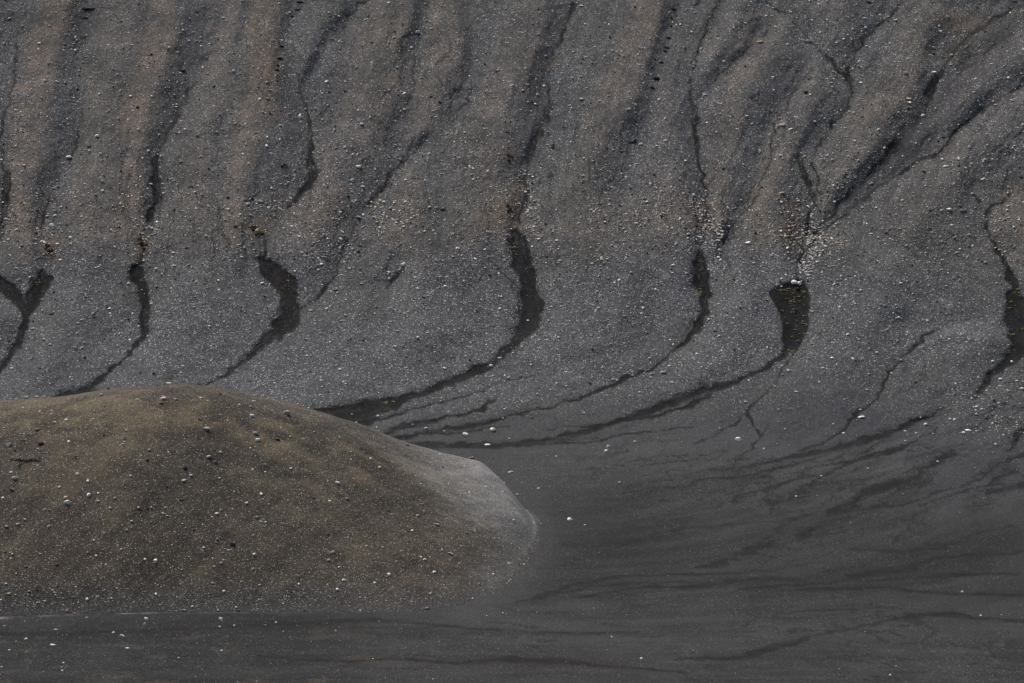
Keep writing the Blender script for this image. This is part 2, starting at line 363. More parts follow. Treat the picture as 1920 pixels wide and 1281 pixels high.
# ------------------------------------------------------------------ normal displacement
nd = REL.copy()
nd -= CUT * (.15 + .15 * sstep(400, 460, V)) * (1 - .8 * flat)
nd += fbm(WX / 14, WS / 14, 3, 121) * .55 * (1 - .8 * flat)
nd += fbm(WX / 2.2, WS / 3.2, 4, 131, .6) * .17 * (1 - .85 * flat) * (1 - .7 * WET)
nd += fbm((SF + warp * .5) / 16, V / 130, 3, 141) * .22 * (1 - sstep(480, 700, V))
nd += fbm(WX / .7, WS / .7, 2, 151) * .05 * (1 - .7 * flat) * (1 - .7 * WET)
nd -= rill * rillmask * .18
nd += (st * .05 - br * brm * .05) * flat
# low edge of coarse debris along the valley floor, and a terrace on the right
lowr = sstep(1500, 1800, U) * sstep(650, 720, V) * (1 - sstep(820, 880, V))
nd += lowr * fbm(WX / 4, WS / 5, 4, 161, .6) * .5
arc_r = np.exp(-(((np.hypot((U - 1795) / 1.25, (V - 722)) - 112) / 10) ** 2)) * (V < 690) * (U > 1700)
nd += arc_r * .25
nd = np.where(V > 1900, nd * .2, nd); nd = np.where((U < 1080) & (V > 840) & (V < 1190), nd * .4, nd)

DIRN = (-(SL) * DY + DZ) / np.sqrt(1 + SL ** 2)              # dir . N  (negative)
DIRN = DIRN[:, None] * np.ones(NU)[None, :]
Tt = T0[:, None] + nd / DIRN
PTS = np.stack([DX[None, :] * Tt, DY[:, None] * Tt, CAMH + DZ[:, None] * Tt], -1).astype(np.float32)

# ------------------------------------------------------------------ ground colours (dry / wet sediment, oxidised tuff)
grey = np.array([.076, .076, .0745]); blue = np.array([.069, .070, .073]); tan = np.array([.118, .096, .076])
sand = np.array([.0262, .0268, .0272]); wetc = np.array([.0120, .0118, .0120]); och = np.array([.13, .095, .055])
def mix(A, B, m): return A + (B - A) * m[..., None]
def mixg(c, B, m): return c * (1 - m[..., None]) + np.asarray(B) * m[..., None]
f1 = fbm(WX / 16, WS / 24, 4, 171, .55); f2 = fbm(WX / 4, WS / 5, 4, 181, .6); f3 = fbm(WX / 1.1, WS / 1.5, 3, 191, .6)
C = np.ones(U.shape + (3,)) * grey
C = mixg(C, blue, sstep(-.2, .4, f1))
C = mixg(C, blue * .98, sstep(520, 700, V) * .8)
mid = np.exp(-((V - 415) / 60.) ** 2) * sstep(-.3, .4, f1 + .6 * f2 + .1)
Vj = V + f1 * 55 + f2 * 25 + 30 * np.sin(U / 170.)
tn = np.clip(TAN * (.75 + .9 * f2) * (.72 + .35 * sstep(1100, 200, U)) + mid * .42, 0, 1) * (1 - sstep(380, 600, Vj))
C = mixg(C, tan, tn)
C *= (1 + .26 * f2 + .16 * f3 + .10 * f1)[..., None]
C = mixg(C, np.array([.052, .0515, .0535]) * 1.0, FLANK_SHADE * .50 * (1 + .4 * f2))  # right flanks of the spurs darkened in colour, standing in for relief shade
# damp darker patches on the slope
dk = sstep(.1, .5, fbm(WX / 10 + 9, WS / 15, 4, 201, .55)) * (1 - sstep(560, 680, V))
C *= (1 - .16 * dk)[..., None]
C *= (1 + .08 * n1 * (1 - flat))[..., None]
# plain
P = np.ones_like(C) * sand * (1 + .34 * st + .22 * st2 + .06 * f3 + .14 * fbm(U / 420 + warp2 * .2, pl / 5.5 + warp2 * .3, 3, 961, .6))[..., None]
P *= (1 - .14 * sstep(1130, 1180, V) * sstep(900, 500, U))[..., None]
P *= (1 + .22 * sstep(1090, 1180, V) * sstep(500, 900, U) - .12 * np.exp(-(((U - 1120) / 260) ** 2 + ((V - 1000) / 60) ** 2)))[..., None]
P *= (1 + .38 * (1 - sstep(860, 1030, V)))[..., None]
flc = sstep(745, 935, V + f1 * 22 + f2 * 14)
C = C * (1 - flc[..., None]) + P * flc[..., None]
# smooth grey sand aprons between the wet channels above the plain
apr = sstep(715, 790, V + (U - 1000) * .10 + f1 * 25) * (1 - flat) * sstep(640, 800, U)
C = mixg(C, sand * 1.8, apr * .8)
# violet-grey silt at the right foot
vio = np.exp(-(((U - 1560) / 150) ** 2 + ((V - 790) / 45) ** 2)) + np.exp(-(((U - 1860) / 120) ** 2 + ((V - 880) / 60) ** 2))
C = mixg(C, np.array([.041, .040, .048]), np.clip(vio * (.7 + f2 * .8), 0, 1) * .75)
C = mixg(C, wetc * 1.25, np.clip(blot, 0, 1) * .6)
C = mixg(C, wetc * 1.3, br * brm * .75)
C = mixg(C, wetc * 1.5, rill * rillmask * .62)
near = sstep(1150, 1220, V) * (1 - sstep(600, 900, U))
C = mixg(C, np.array([.075, .066, .052]), near * sstep(.15, .5, fbm(U / 60, V / 9, 4, 205, .6)) * .28)
C = mixg(C, np.array([.028, .0255, .0255]), np.exp(-(((U - 1050) / 220) ** 2 + ((V - 1245) / 16) ** 2)) * .5)
nl = [(905,858),(950,888),(985,935),(1006,990),(1000,1035),(962,1088),(870,1135)]
dn = np.full(U.shape, 1e9)
for a, b in zip(nl[:-1], nl[1:]):
    d, t = seg_dist(U, V, a, b); dn = np.minimum(dn, d)
C = mixg(C, (.0445, .045, .045), np.exp(-(dn / 42) ** 2) * (.70 + .2 * f2))
fl = np.interp(U[0], [-400, 0, 150, 300, 560, 700], [1172, 1159, 1151, 1147.5, 1146, 1148])[None, :]
C = mixg(C, (.15, .145, .135), np.exp(-((V - fl) / 2.2) ** 2) * (1 - sstep(300, 700, U)) * np.clip(.35 + 1.1 * f2 + .5 * f3, 0, .9))
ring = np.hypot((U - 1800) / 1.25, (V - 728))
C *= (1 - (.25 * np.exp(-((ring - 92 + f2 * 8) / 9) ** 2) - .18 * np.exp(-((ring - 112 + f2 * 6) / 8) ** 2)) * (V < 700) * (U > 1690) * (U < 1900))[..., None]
C *= (1 - .24 * hal_ * (1 + .6 * f2))[..., None]
wetv = np.clip(WET, 0, 1)
wsh = np.array([1.08, 1.0, .93]) ** (fbm(WX / 3, WS / 3, 2, 555) * 1.6)[..., None]
wcol = wsh * wetc * (1.10 + .35 * sstep(-.1, .45, fbm(WX / 1.8, WS / 5, 3, 565)) + .05 * flat + .25 * f3 )[..., None]
wfade = wetv * (1 - .25 * flat * (.5 + .5 * sstep(-.3, .3, f2)))
C = C * (1 - wfade[..., None]) + wcol * wfade[..., None]
# oxidised rock stains round the outcrops
for (x, y, rx, ry, s, c) in [(92,467,16,22,.9,(.075,.040,.022)),(268,458,16,20,.7,(.085,.052,.028)),(482,430,24,20,.6,(.10,.075,.045)),
        (955,292,12,12,.6,(.11,.06,.03)),(968,350,14,28,.6,(.105,.075,.045)),(955,388,18,18,.8,(.09,.058,.034)),(925,380,26,26,.35,(.12,.10,.065)),
        (1484,420,10,24,1.,(.07,.036,.014)),(1490,450,16,24,.6,(.085,.06,.04)),(1306,412,16,26,.6,(.08,.048,.032)),(1800,40,40,18,.5,(.13,.085,.05)),
        (1792,92,40,30,.45,(.055,.042,.030)),(1020,122,30,8,.5,(.12,.095,.07)),(1008,108,26,10,.5,(.05,.035,.025)),(503,120,14,80,.35,(.14,.10,.06)),
        (516,205,8,10,.5,(.09,.05,.035)),(1485,380,12,10,.5,(.07,.035,.02)),(1000,166,30,5,.4,(.11,.08,.06)),(90,195,0.1,1,0,(0,0,0)),(135,180,7,20,.3,(.07,.04,.035))]:
    m = np.exp(-(((QU - x) / max(rx, 1)) ** 2 + ((QV - y) / ry) ** 2)) * s
    C = mixg(C, c, np.clip(m * (1 + .5 * f2), 0, 1))
# relief shade painted as dark bands, some violet gravel, between crest and gully (smooth panels)
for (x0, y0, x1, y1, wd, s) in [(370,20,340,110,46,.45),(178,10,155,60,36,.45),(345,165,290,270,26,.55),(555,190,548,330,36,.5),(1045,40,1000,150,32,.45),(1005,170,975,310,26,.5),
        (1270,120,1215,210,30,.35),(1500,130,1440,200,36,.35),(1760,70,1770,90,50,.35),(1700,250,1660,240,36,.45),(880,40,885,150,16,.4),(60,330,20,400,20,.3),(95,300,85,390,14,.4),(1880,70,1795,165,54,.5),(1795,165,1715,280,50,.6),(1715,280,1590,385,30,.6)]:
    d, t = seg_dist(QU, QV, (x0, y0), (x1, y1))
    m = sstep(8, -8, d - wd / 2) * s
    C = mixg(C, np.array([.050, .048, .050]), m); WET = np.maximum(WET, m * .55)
C = np.clip(C, .006, .4)

GR = np.clip(1 - .85 * sstep(720, 880, V + f2 * 12) - apr * .4 - WET * .9, .05, 1)
GR = GR * (.7 + .5 * sstep(-.4, .4, f1 + f2))

def add_attr(me, name, arr, kind):
    at = me.attributes.new(name, kind, 'POINT')
    if kind == 'FLOAT_COLOR':
        a = np.ones((len(arr), 4), np.float32); a[:, :3] = arr; at.data.foreach_set('color', a.ravel())
    else: at.data.foreach_set('value', arr.astype(np.float32).ravel())

def mesh_from(name, verts, faces_flat, nper, mat, smooth=True):
    me = bpy.data.meshes.new(name)
    me.vertices.add(len(verts)); me.vertices.foreach_set('co', np.ascontiguousarray(verts, np.float32).ravel())
    nf = len(faces_flat) // nper
    me.loops.add(len(faces_flat)); me.loops.foreach_set('vertex_index', faces_flat.astype(np.int32))
    me.polygons.add(nf); me.polygons.foreach_set('loop_start', np.arange(0, nf * nper, nper, dtype=np.int32))
    try: me.polygons.foreach_set('loop_total', np.full(nf, nper, np.int32))
    except Exception: pass
    me.polygons.foreach_set('use_smooth', np.full(nf, smooth, bool))
    me.materials.append(mat); me.update(calc_edges=True); me.validate()
    return me

def grid_faces(nr, nc, flip=False):
    i = (np.arange(nr - 1)[:, None] * nc + np.arange(nc - 1)[None, :]).ravel()
    q = np.stack([i, i + nc, i + nc + 1, i + 1], -1)
    return (q[:, ::-1] if flip else q).ravel()

# ------------------------------------------------------------------ materials
def ground_mat(name, warm=0.0, g1=3.2):
    m = bpy.data.materials.new(name); m.use_nodes = True
    nt = m.node_tree; N = nt.nodes; L = nt.links
    b = N['Principled BSDF']; b.inputs['Roughness'].default_value = .95
    b.inputs['Specular IOR Level'].default_value = .03
    tc = N.new('ShaderNodeTexCoord')
    col = N.new('ShaderNodeAttribute'); col.attribute_name = 'soil'
    gr = N.new('ShaderNodeAttribute'); gr.attribute_name = 'grain'
    no = N.new('ShaderNodeTexNoise'); no.inputs['Scale'].default_value = g1 * .9; no.inputs['Detail'].default_value = 4; no.inputs['Roughness'].default_value = .75
    L.new(tc.outputs['Object'], no.inputs['Vector'])
    mr = N.new('ShaderNodeMapRange'); mr.inputs[1].default_value = .25; mr.inputs[2].default_value = .75; mr.inputs[3].default_value = -.85; mr.inputs[4].default_value = .85
    L.new(no.outputs['Fac'], mr.inputs[0])
    mg = N.new('ShaderNodeMath'); mg.operation = 'MULTIPLY_ADD'; mg.inputs[1].default_value = .52; mg.inputs[2].default_value = .48
    L.new(gr.outputs['Fac'], mg.inputs[0])
    mm = N.new('ShaderNodeMath'); mm.operation = 'MULTIPLY'; L.new(mr.outputs[0], mm.inputs[0]); L.new(mg.outputs[0], mm.inputs[1])
    ma = N.new('ShaderNodeMath'); ma.operation = 'ADD'; ma.inputs[1].default_value = 1.0; L.new(mm.outputs[0], ma.inputs[0])
    vm = N.new('ShaderNodeVectorMath'); vm.operation = 'SCALE'; L.new(col.outputs['Color'], vm.inputs[0]); L.new(ma.outputs[0], vm.inputs['Scale'])
    last = vm.outputs[0]
    # stony speckle: scattered pale and dark pebbles, each a cell of its own
    for sc, thr, rad, cc, seed in ((g1 * .8, .76, .42, (.50, .48, .46, 1), 0), (g1 * 1.3, .66, .45, (.34, .33, .32, 1), 7), (g1 * 1.0, .78, .42, (.010, .010, .011, 1), 13)):
        mp = N.new('ShaderNodeMapping'); mp.inputs['Location'].default_value = (seed, seed * 2, seed * 3); L.new(tc.outputs['Object'], mp.inputs[0])
        vo = N.new('ShaderNodeTexVoronoi'); vo.inputs['Scale'].default_value = sc; L.new(mp.outputs[0], vo.inputs['Vector'])
        sep = N.new('ShaderNodeSeparateColor'); L.new(vo.outputs['Color'], sep.inputs[0])
        a1 = N.new('ShaderNodeMath'); a1.operation = 'GREATER_THAN'; a1.inputs[1].default_value = thr; L.new(sep.outputs[0], a1.inputs[0])
        a2 = N.new('ShaderNodeMapRange'); a2.inputs[1].default_value = rad; a2.inputs[2].default_value = rad * .6; L.new(vo.outputs['Distance'], a2.inputs[0])
        a3 = N.new('ShaderNodeMath'); a3.operation = 'MULTIPLY'; L.new(a1.outputs[0], a3.inputs[0]); L.new(a2.outputs[0], a3.inputs[1])
        a4 = N.new('ShaderNodeMath'); a4.operation = 'MULTIPLY'; L.new(a3.outputs[0], a4.inputs[0]); L.new(gr.outputs['Fac'], a4.inputs[1])
        a5 = N.new('ShaderNodeMath'); a5.operation = 'MULTIPLY'; L.new(a4.outputs[0], a5.inputs[0]); L.new(sep.outputs[1], a5.inputs[1])
        mx = N.new('ShaderNodeMix'); mx.data_type = 'RGBA'; L.new(a5.outputs[0], mx.inputs['Factor']); L.new(last, mx.inputs['A']); mx.inputs['B'].default_value = cc
        last = mx.outputs['Result']
    L.new(last, b.inputs['Base Color'])
    bp = N.new('ShaderNodeBump'); bp.inputs['Distance'].default_value = .16
    L.new(mg.outputs[0], bp.inputs['Strength']); L.new(no.outputs['Fac'], bp.inputs['Height']); L.new(bp.outputs[0], b.inputs['Normal'])
    return m

def tag(o, label=None, cat=None, group=None, kind=None):
    if label: o['label'] = label
    if cat: o['category'] = cat
    if group: o['group'] = group
    if kind: o['kind'] = kind

ground = ground_mat('volcanic_scree')
me = mesh_from('terrain', PTS.reshape(-1, 3), grid_faces(NV, NU), 4, ground)
add_attr(me, 'soil', C.reshape(-1, 3), 'FLOAT_COLOR'); add_attr(me, 'grain', GR.reshape(-1), 'FLOAT')
o = bpy.data.objects.new('terrain', me); COL.objects.link(o); tag(o, kind='structure')

# ------------------------------------------------------------------ the brown hill in front
# crest height from the skyline, foot outline from the survey
def at_xy(u, y):            # metres across at a distance y
    return (u - 960.0) / F * y / math.cos(PITCH)
SKY = [(-700,800),(-400,772),(-200,758),(0,752),(80,745),(160,732),(240,721),(320,715),(400,719),(460,735),(520,750),(600,771),(680,796),(760,829),(830,848),(880,857),(905,861)]
def zcrest(u, v, y):
    dy, dz = ydir(v); return CAMH + y * dz / dy
cx, ch, cyr = [], [], []
for (u, v) in SKY:
    yc = np.interp(u, [-700, 300, 700, 905], [508, 506, 517, 528])
    dxx = (u - 960.0) / F * yc / ydir(v)[0]
    cx.append(dxx); ch.append(float(zcrest(u, v, yc))); cyr.append(yc)
# nose, beyond the skyline: continue down to nothing
tipx = (1000 - 960.0) / F * 512 / 1.0
FU = [-700, 0, 300, 560, 760, 860, 930, 975, 1000]
FV = [1190, 1158, 1150, 1150, 1152, 1138, 1098, 1060, 1030]
fx, fy = [], []
for u, v in zip(FU, FV):
    dy, dz = ydir(v); t = CAMH / -dz; fx.append((u - 960.) / F * t); fy.append(t * dy)
BU = [-700, 0, 300, 560, 760, 860, 940, 1000]
BY = [585, 582, 580, 572, 562, 553, 543, 528]
HX0, HX1 = cx[0] - 60, tipx + 12
def hill_h(x, y):
    u_ = x * F / 515. + 960
    yf = np.interp(x, fx + [tipx], fy + [503.])
    yb = np.interp(u_, BU + [1012], BY + [522.])
    yc = np.interp(x, cx + [tipx], cyr + [512.])
    hc = np.interp(x, cx + [at_xy(945, 528), at_xy(970, 524), at_xy(990, 520), tipx, tipx + 1.3], ch + [7.3, 4.8, 2.1, .9, -.2])
    s = np.where(y < yc, (yc - y) / np.maximum(yc - yf, .5), (y - yc) / np.maximum(yb - yc, .5))
    r = .16                                     # rounded crest
    q = np.sqrt(s * s + r * r) - r
    q = q / (math.sqrt(1 + r * r) - r)
    q = np.where(q < 1, .45 * np.maximum(q, 0) + .55 * np.maximum(q, 0) ** 1.7, q)
    p = 1 - q
    p = np.where(s < 1, p, -(s - 1) * .8)
    nz = sstep(-14, 0, x)
    k = .035 + .11 * nz                          # soft toe, softest at the nose
    p = k * np.logaddexp(0, p / k) - k * (1.0 - .75 * nz)
    return hc * p - .02 - np.where(x > tipx + 3, (x - tipx - 3) * .8, 0)

# smooth in x: sample on grid and blur
hx = np.arange(HX0, HX1, .17)
hy = np.concatenate([np.arange(436, 512, .17), np.arange(512, 556, .28), np.arange(556, 600, .6)])
HXg, HYg = np.meshgrid(hx, hy)
H = hill_h(HXg, HYg)
def blur1(a, n, ax):
    k = np.hanning(n + 2)[1:-1]; k /= k.sum()
    return np.apply_along_axis(lambda r: np.convolve(np.pad(r, n // 2, 'edge'), k, 'valid'), ax, a)
H = blur1(H, 25, 1); H = blur1(H, 17, 0)
on = sstep(.2, 2.5, H)
hu = (HXg / HYg) * F * math.cos(PITCH) + 960     # approx photo column, used for placing soils only
HA = hy[:, None] + 0 * hx[None, :]
g1_ = fbm(HXg / 18, HYg / 14, 4, 301, .55); g2_ = fbm(HXg / 5, HYg / 4.2, 4, 311, .6); g3_ = fbm(HXg / 1.3, HYg / 1.3, 3, 321, .6)
gull = fbm((HXg - (HYg - 500) * .55) / 5.0, HYg / 40, 3, 331)
H = H + on * (g1_ * .32 + g2_ * .17 + gull * .35 + g3_ * .03)
H = H - np.maximum(.10 - H, 0) * .6
# little slump crack high on the left flank
def to_px(x, y, z):
    zc = z - CAMH
    yy = y * math.cos(PITCH) - zc * math.sin(PITCH)      # forward
    up = y * math.sin(PITCH) + zc * math.cos(PITCH)
    return 960 + F * x / yy, 640.5 - F * up / yy
HU, HV = to_px(HXg, HYg, H)
crack = np.zeros_like(H)
cq = [(22,862,2),(38,862,5),(50,865,6),(62,863,4),(74,864,3)]
hwu = fbm(HXg / .9, HYg / .9, 3, 341) * 3
for a, b in zip(cq[:-1], cq[1:]):
    d, t = seg_dist(HU + hwu, HV + hwu * .6, a, b); crack = np.maximum(crack, sstep(1.4, -1.0, d - (a[2] + (b[2] - a[2]) * t) / 2))
d, t = seg_dist(HU + hwu, HV, (40, 870), (36, 880)); crack = np.maximum(crack, sstep(1.4, -1.0, d - 1.5) * .7)
H = H - crack * .45
olive = np.array([.084, .069, .047]); brown = np.array([.047, .040, .032]); dkh = np.array([.029, .027, .024]); hg = np.array([.19, .188, .182])
HC = np.ones(H.shape + (3,)) * brown
ylow = sstep(470, 495, HYg)
HC = mixg(HC, olive, np.clip(sstep(-.15, .45, g2_ * .8 + g1_ * .7 + .12) * (.35 + .65 * ylow), 0, 1))
HC = mixg(HC, dkh, sstep(.05, .5, fbm(HXg / 8 + 4, HYg / 4, 4, 351, .55)) * .75 * (.4 + .6 * ylow))
HC = mixg(HC, np.array([.095, .085, .070]), sstep(498, 512, HYg) * (1 - sstep(600, 800, hu)) * .35)
# grey coarse gravel on the nose
nose = sstep(690, 930, HU + (870 - HV) * .95 + g1_ * 40 + g2_ * 25) * (1 - .0 * HU)
nose = np.clip(nose + sstep(5, 0, np.abs(0 * HU)) * 0, 0, 1)
HC = mixg(HC, hg * .5, sstep(5, 1.5, H) * sstep(820, 960, HU) * .7); HC = mixg(HC, hg, nose * .9 * sstep(1060, 960, HV + g2_ * 12))
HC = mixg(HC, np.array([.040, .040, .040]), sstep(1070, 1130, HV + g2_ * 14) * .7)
HC = mixg(HC, np.array([.075, .062, .048]), np.exp(-(((HU - 830) / 60) ** 2 + ((HV - 1010) / 30) ** 2)) * .5)
HC *= (1 + .20 * g2_ + .20 * g3_ + .08 * gull)[..., None]
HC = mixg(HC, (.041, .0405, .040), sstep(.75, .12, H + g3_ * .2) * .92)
HC = mixg(HC, (.012, .010, .008), crack * .85)
# the pale gravel line along the foot, left half
yfl = np.interp(HXg, fx, fy)
HC = np.clip(HC, .006, .4)
HG = np.clip(.62 + .3 * nose - .3 * sstep(1.2, 0, H), .1, 1) * (1 - crack)
hill_soil = ground_mat('brown_ash_and_gravel', g1=4.2)
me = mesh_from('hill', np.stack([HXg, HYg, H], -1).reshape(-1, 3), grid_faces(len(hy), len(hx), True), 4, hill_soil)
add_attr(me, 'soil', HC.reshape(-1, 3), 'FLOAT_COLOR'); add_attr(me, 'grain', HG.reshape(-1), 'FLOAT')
o = bpy.data.objects.new('hill', me); COL.objects.link(o); tag(o, kind='structure')

# ------------------------------------------------------------------ where a photo station meets the land
def ray_points(u, v):
    u = np.asarray(u, float); v = np.asarray(v, float)
    P = bil(PTS, GU, GV, u, v).astype(float)
    dy, dz = ydir(v); dx = (u - 960.) / F
    cand = np.where((u < 1060) & (v > 705))[0]
    onh = np.zeros(len(u), bool)
    for c0 in range(0, len(cand), 4000):
        ii = cand[c0:c0 + 4000]
        t = np.arange(440., 560., .35)[None, :]
        X = dx[ii][:, None] * t; Y = dy[ii][:, None] * t; Z = CAMH + dz[ii][:, None] * t
        hh = bil(H, hx, hy, X, Y)
        below = (Z < hh) & (hh > .12) & (Z > -.3)
        k = below.argmax(1); hit = below.any(1)
        tt = t[0][k] - .17
        q = np.stack([dx[ii] * tt, dy[ii] * tt, CAMH + dz[ii] * tt], -1)
        q[:, 2] = bil(H, hx, hy, q[:, 0], q[:, 1])
        P[ii[hit]] = q[hit]; onh[ii[hit]] = True
    return P, onh

# ------------------------------------------------------------------ gravel and small stones (uncountable)
def stone_mat():
    m = bpy.data.materials.new('loose_stone'); m.use_nodes = True
    nt = m.node_tree; b = nt.nodes['Principled BSDF']; b.inputs['Roughness'].default_value = .9
    b.inputs['Specular IOR Level'].default_value = .2
    a = nt.nodes.new('ShaderNodeAttribute'); a.attribute_name = 'soil'
    nt.links.new(a.outputs['Color'], b.inputs['Base Color'])
    return m
stone_m = stone_mat()
OCT = np.array([(1,0,0),(-1,0,0),(0,1,0),(0,-1,0),(0,0,1),(0,0,-1)], float)
OCF = np.array([(0,2,4),(2,1,4),(1,3,4),(3,0,4),(2,0,5),(1,2,5),(3,1,5),(0,3,5)])
ph = (1 + 5 ** .5) / 2
ICO = np.array([(-1,ph,0),(1,ph,0),(-1,-ph,0),(1,-ph,0),(0,-1,ph),(0,1,ph),(0,-1,-ph),(0,1,-ph),(ph,0,-1),(ph,0,1),(-ph,0,-1),(-ph,0,1)]) / math.hypot(1, ph)
ICF = np.array([(0,11,5),(0,5,1),(0,1,7),(0,7,10),(0,10,11),(1,5,9),(5,11,4),(11,10,2),(10,7,6),(7,1,8),(3,9,4),(3,4,2),(3,2,6),(3,6,8),(3,8,9),(4,9,5),(2,4,11),(6,2,10),(8,6,7),(9,8,1)])

def stones(name, P, rad, col, base, faces, label, cat):
    n = len(P); k = len(base)
    j = 1 + rng.uniform(-.28, .28, (n, k, 1))
    v = base[None] * j
    v = v * rng.uniform([.8, .65, .5], [1.35, 1.1, .85], (n, 1, 3))
    a = rng.uniform(0, 2 * math.pi, n); ti = rng.normal(0, .35, n)
    ca, sa = np.cos(a)[:, None], np.sin(a)[:, None]; ct, st_ = np.cos(ti)[:, None], np.sin(ti)[:, None]
    x, y, z = v[..., 0], v[..., 1], v[..., 2]
    x, z = x * ct - z * st_, x * st_ + z * ct
    x, y = x * ca - y * sa, x * sa + y * ca
    v = np.stack([x, y, z], -1) * rad[:, None, None] + P[:, None, :]
    v[..., 2] += rad[:, None] * .22
    f = (faces[None] + (np.arange(n) * k)[:, None, None]).reshape(-1)
    me = mesh_from(name, v.reshape(-1, 3), f, 3, stone_m, False)
    add_attr(me, 'soil', np.repeat(col, k, 0), 'FLOAT_COLOR')
    o = bpy.data.objects.new(name, me); COL.objects.link(o); tag(o, label, cat, kind='stuff')

NC = 560000
gu_ = rng.uniform(-150, 2070, NC); gv_ = rng.uniform(-45, 1390, NC)
px_fb = fbm(gu_ / 60, gv_ / 60, 4, 401, .6); px_f2 = fbm(gu_ / 16, gv_ / 16, 3, 411, .6)
den = np.interp(gv_, [-50, 100, 300, 380, 470, 540, 640, 720, 800, 860, 900], [.36, .42, .50, .70, .70, .50, .42, .34, .17, .07, .02])
den = den * (1 + .9 * px_fb) * (1 + .7 * px_f2)
den *= 1 - .75 * (np.exp(-(((gu_ - 1560) / 170) ** 2 + ((gv_ - 780) / 50) ** 2)))
aprd = sstep(700, 800, gv_ + (gu_ - 1000) * .10) * (gu_ > 620)
den = den * (1 - .85 * aprd)
wetat = bil(WET.astype(np.float32), GU, GV, gu_, gv_)
den = den * (1 - .96 * sstep(.15, .6, wetat))
sizeb = np.ones(NC)
for (x, y, rx, ry, a, s) in [ # rubble trains and scattered patches
    (995,395,14,50,1.2,1.5),(985,350,12,30,.6,1.3),(1005,430,22,26,.8,1.1),(1335,435,26,40,1.3,1.6),(1320,400,20,30,.6,1.3),(1525,470,24,50,1.4,1.5),(1540,440,40,22,1.,1.4),(1510,505,18,20,1.2,1.7),
    (335,220,12,36,1.,1.3),(300,310,8,30,.7,1.2),(140,200,12,50,.7,1.2),(10,410,20,30,.8,1.4),(90,440,30,30,.6,1.3),(300,460,40,40,.6,1.2),(1565,150,22,22,.7,1.2),(1700,210,40,40,.4,1.1),(1770,90,50,30,.5,1.2),
    (1560,230,20,30,.7,1.2),(1660,330,80,40,.5,1.1),(1880,790,70,40,1.1,1.5),(1800,740,50,40,.8,1.3),(1745,800,40,20,.6,1.4),(1915,715,40,30,.9,1.4),(1260,690,22,16,1.,1.4),(1210,700,60,12,.5,1.2),(965,660,20,18,.6,1.3),
    (730,400,60,50,.5,1.3),(1200,400,80,40,.45,1.3),(1000,880,34,12,.35,1.),(1010,910,36,14,.5,1.1),(950,1150,50,12,.14,1.1),(1080,1140,50,9,.2,1.1),(740,1165,110,16,.10,1.),(400,1255,60,14,.28,1.),(310,1243,36,12,.2,1.),
    (1335,1210,45,14,.2,.9),(300,1065,50,14,.2,1.3),(400,1160,300,10,.05,1.1),(60,1110,60,22,.16,1.4),(1170,905,50,8,.1,1.),(1840,925,20,9,.4,.9),(1880,862,22,7,.7,1.1),(830,1215,80,8,.08,1.),(1240,830,40,8,.1,1.),(550,330,4,60,.3,1.1),
    (1120,1150,60,20,.06,1.1),(1050,925,30,20,.12,1.),(470,385,90,12,.5,1.5),(640,470,60,30,.4,1.2),(1880,440,40,50,.4,1.2),(1480,420,30,40,.5,1.3)]:
    g = np.exp(-(((gu_ - x) / rx) ** 2 + ((gv_ - y) / ry) ** 2)); den = den + a * .30 * g * (1 + .8 * px_f2); sizeb += (s - 1) * np.minimum(g * 1.3, 1)
GPt, ghill = ray_points(gu_, gv_)
hd = .17 + .10 * px_fb + .22 * sstep(640, 950, gu_ + (870 - gv_) * .9) + .1 * np.exp(-((gv_ - 1120) / 25) ** 2)
den = np.where(ghill, hd, np.where((gv_ > 1140) & (gu_ < 700), np.maximum(den, .035), den))
keep = rng.random(NC) < den * .8
gu_, gv_, GPt, ghill, sizeb, wetat, fbk = [a[keep] for a in (gu_, gv_, GPt, ghill, sizeb, wetat, px_fb)]
n = len(gu_)
dist = np.linalg.norm(GPt - np.array([0, 0, CAMH]), axis=1)
spx = .66 + rng.pareto(3.3, n) * .56
spx = np.minimum(spx * sizeb, 3.0)                      # radius in photo pixels
spx *= np.where(ghill, np.where(rng.random(n) < .06, 1.5, .85), 1.0) * np.where((~ghill) & (gv_ > 860), .95, 1)
rad = spx * dist / F
lum = np.exp(rng.normal(math.log(.30), .5, n)) * np.where(spx > 1.2, 1.5, 1.0)
lum = np.where(rng.random(n) < np.where(spx > 1.3, .10, .2), rng.uniform(.02, .05, n), lum)
lum = np.where((~ghill) & (gv_ > 860), np.maximum(lum, .10) * .95, lum)
lum = np.clip(lum, .012, .75)
warm = np.clip(rng.normal(.35, .35, n) + np.where(ghill, .45, 0) + .5 * np.exp(-((gv_ - 420) / 60) ** 2), 0, 1.3)
gc = lum[:, None] * (np.array([1., .99, .985]) * (1 - warm[:, None]) + np.array([1.10, .98, .82]) * warm[:, None])
big = spx > 1.45
stones('gravel', GPt[~big], rad[~big], gc[~big], OCT, OCF, 'fine pale and dark gravel strewn over the slopes, the hill and the plain', 'gravel')
stones('small_stones', GPt[big], rad[big], gc[big], ICO, ICF, 'larger loose stones scattered thickly among the gravel of the slope and hill', 'stones')
print('gravel', n, 'big', int(big.sum()))

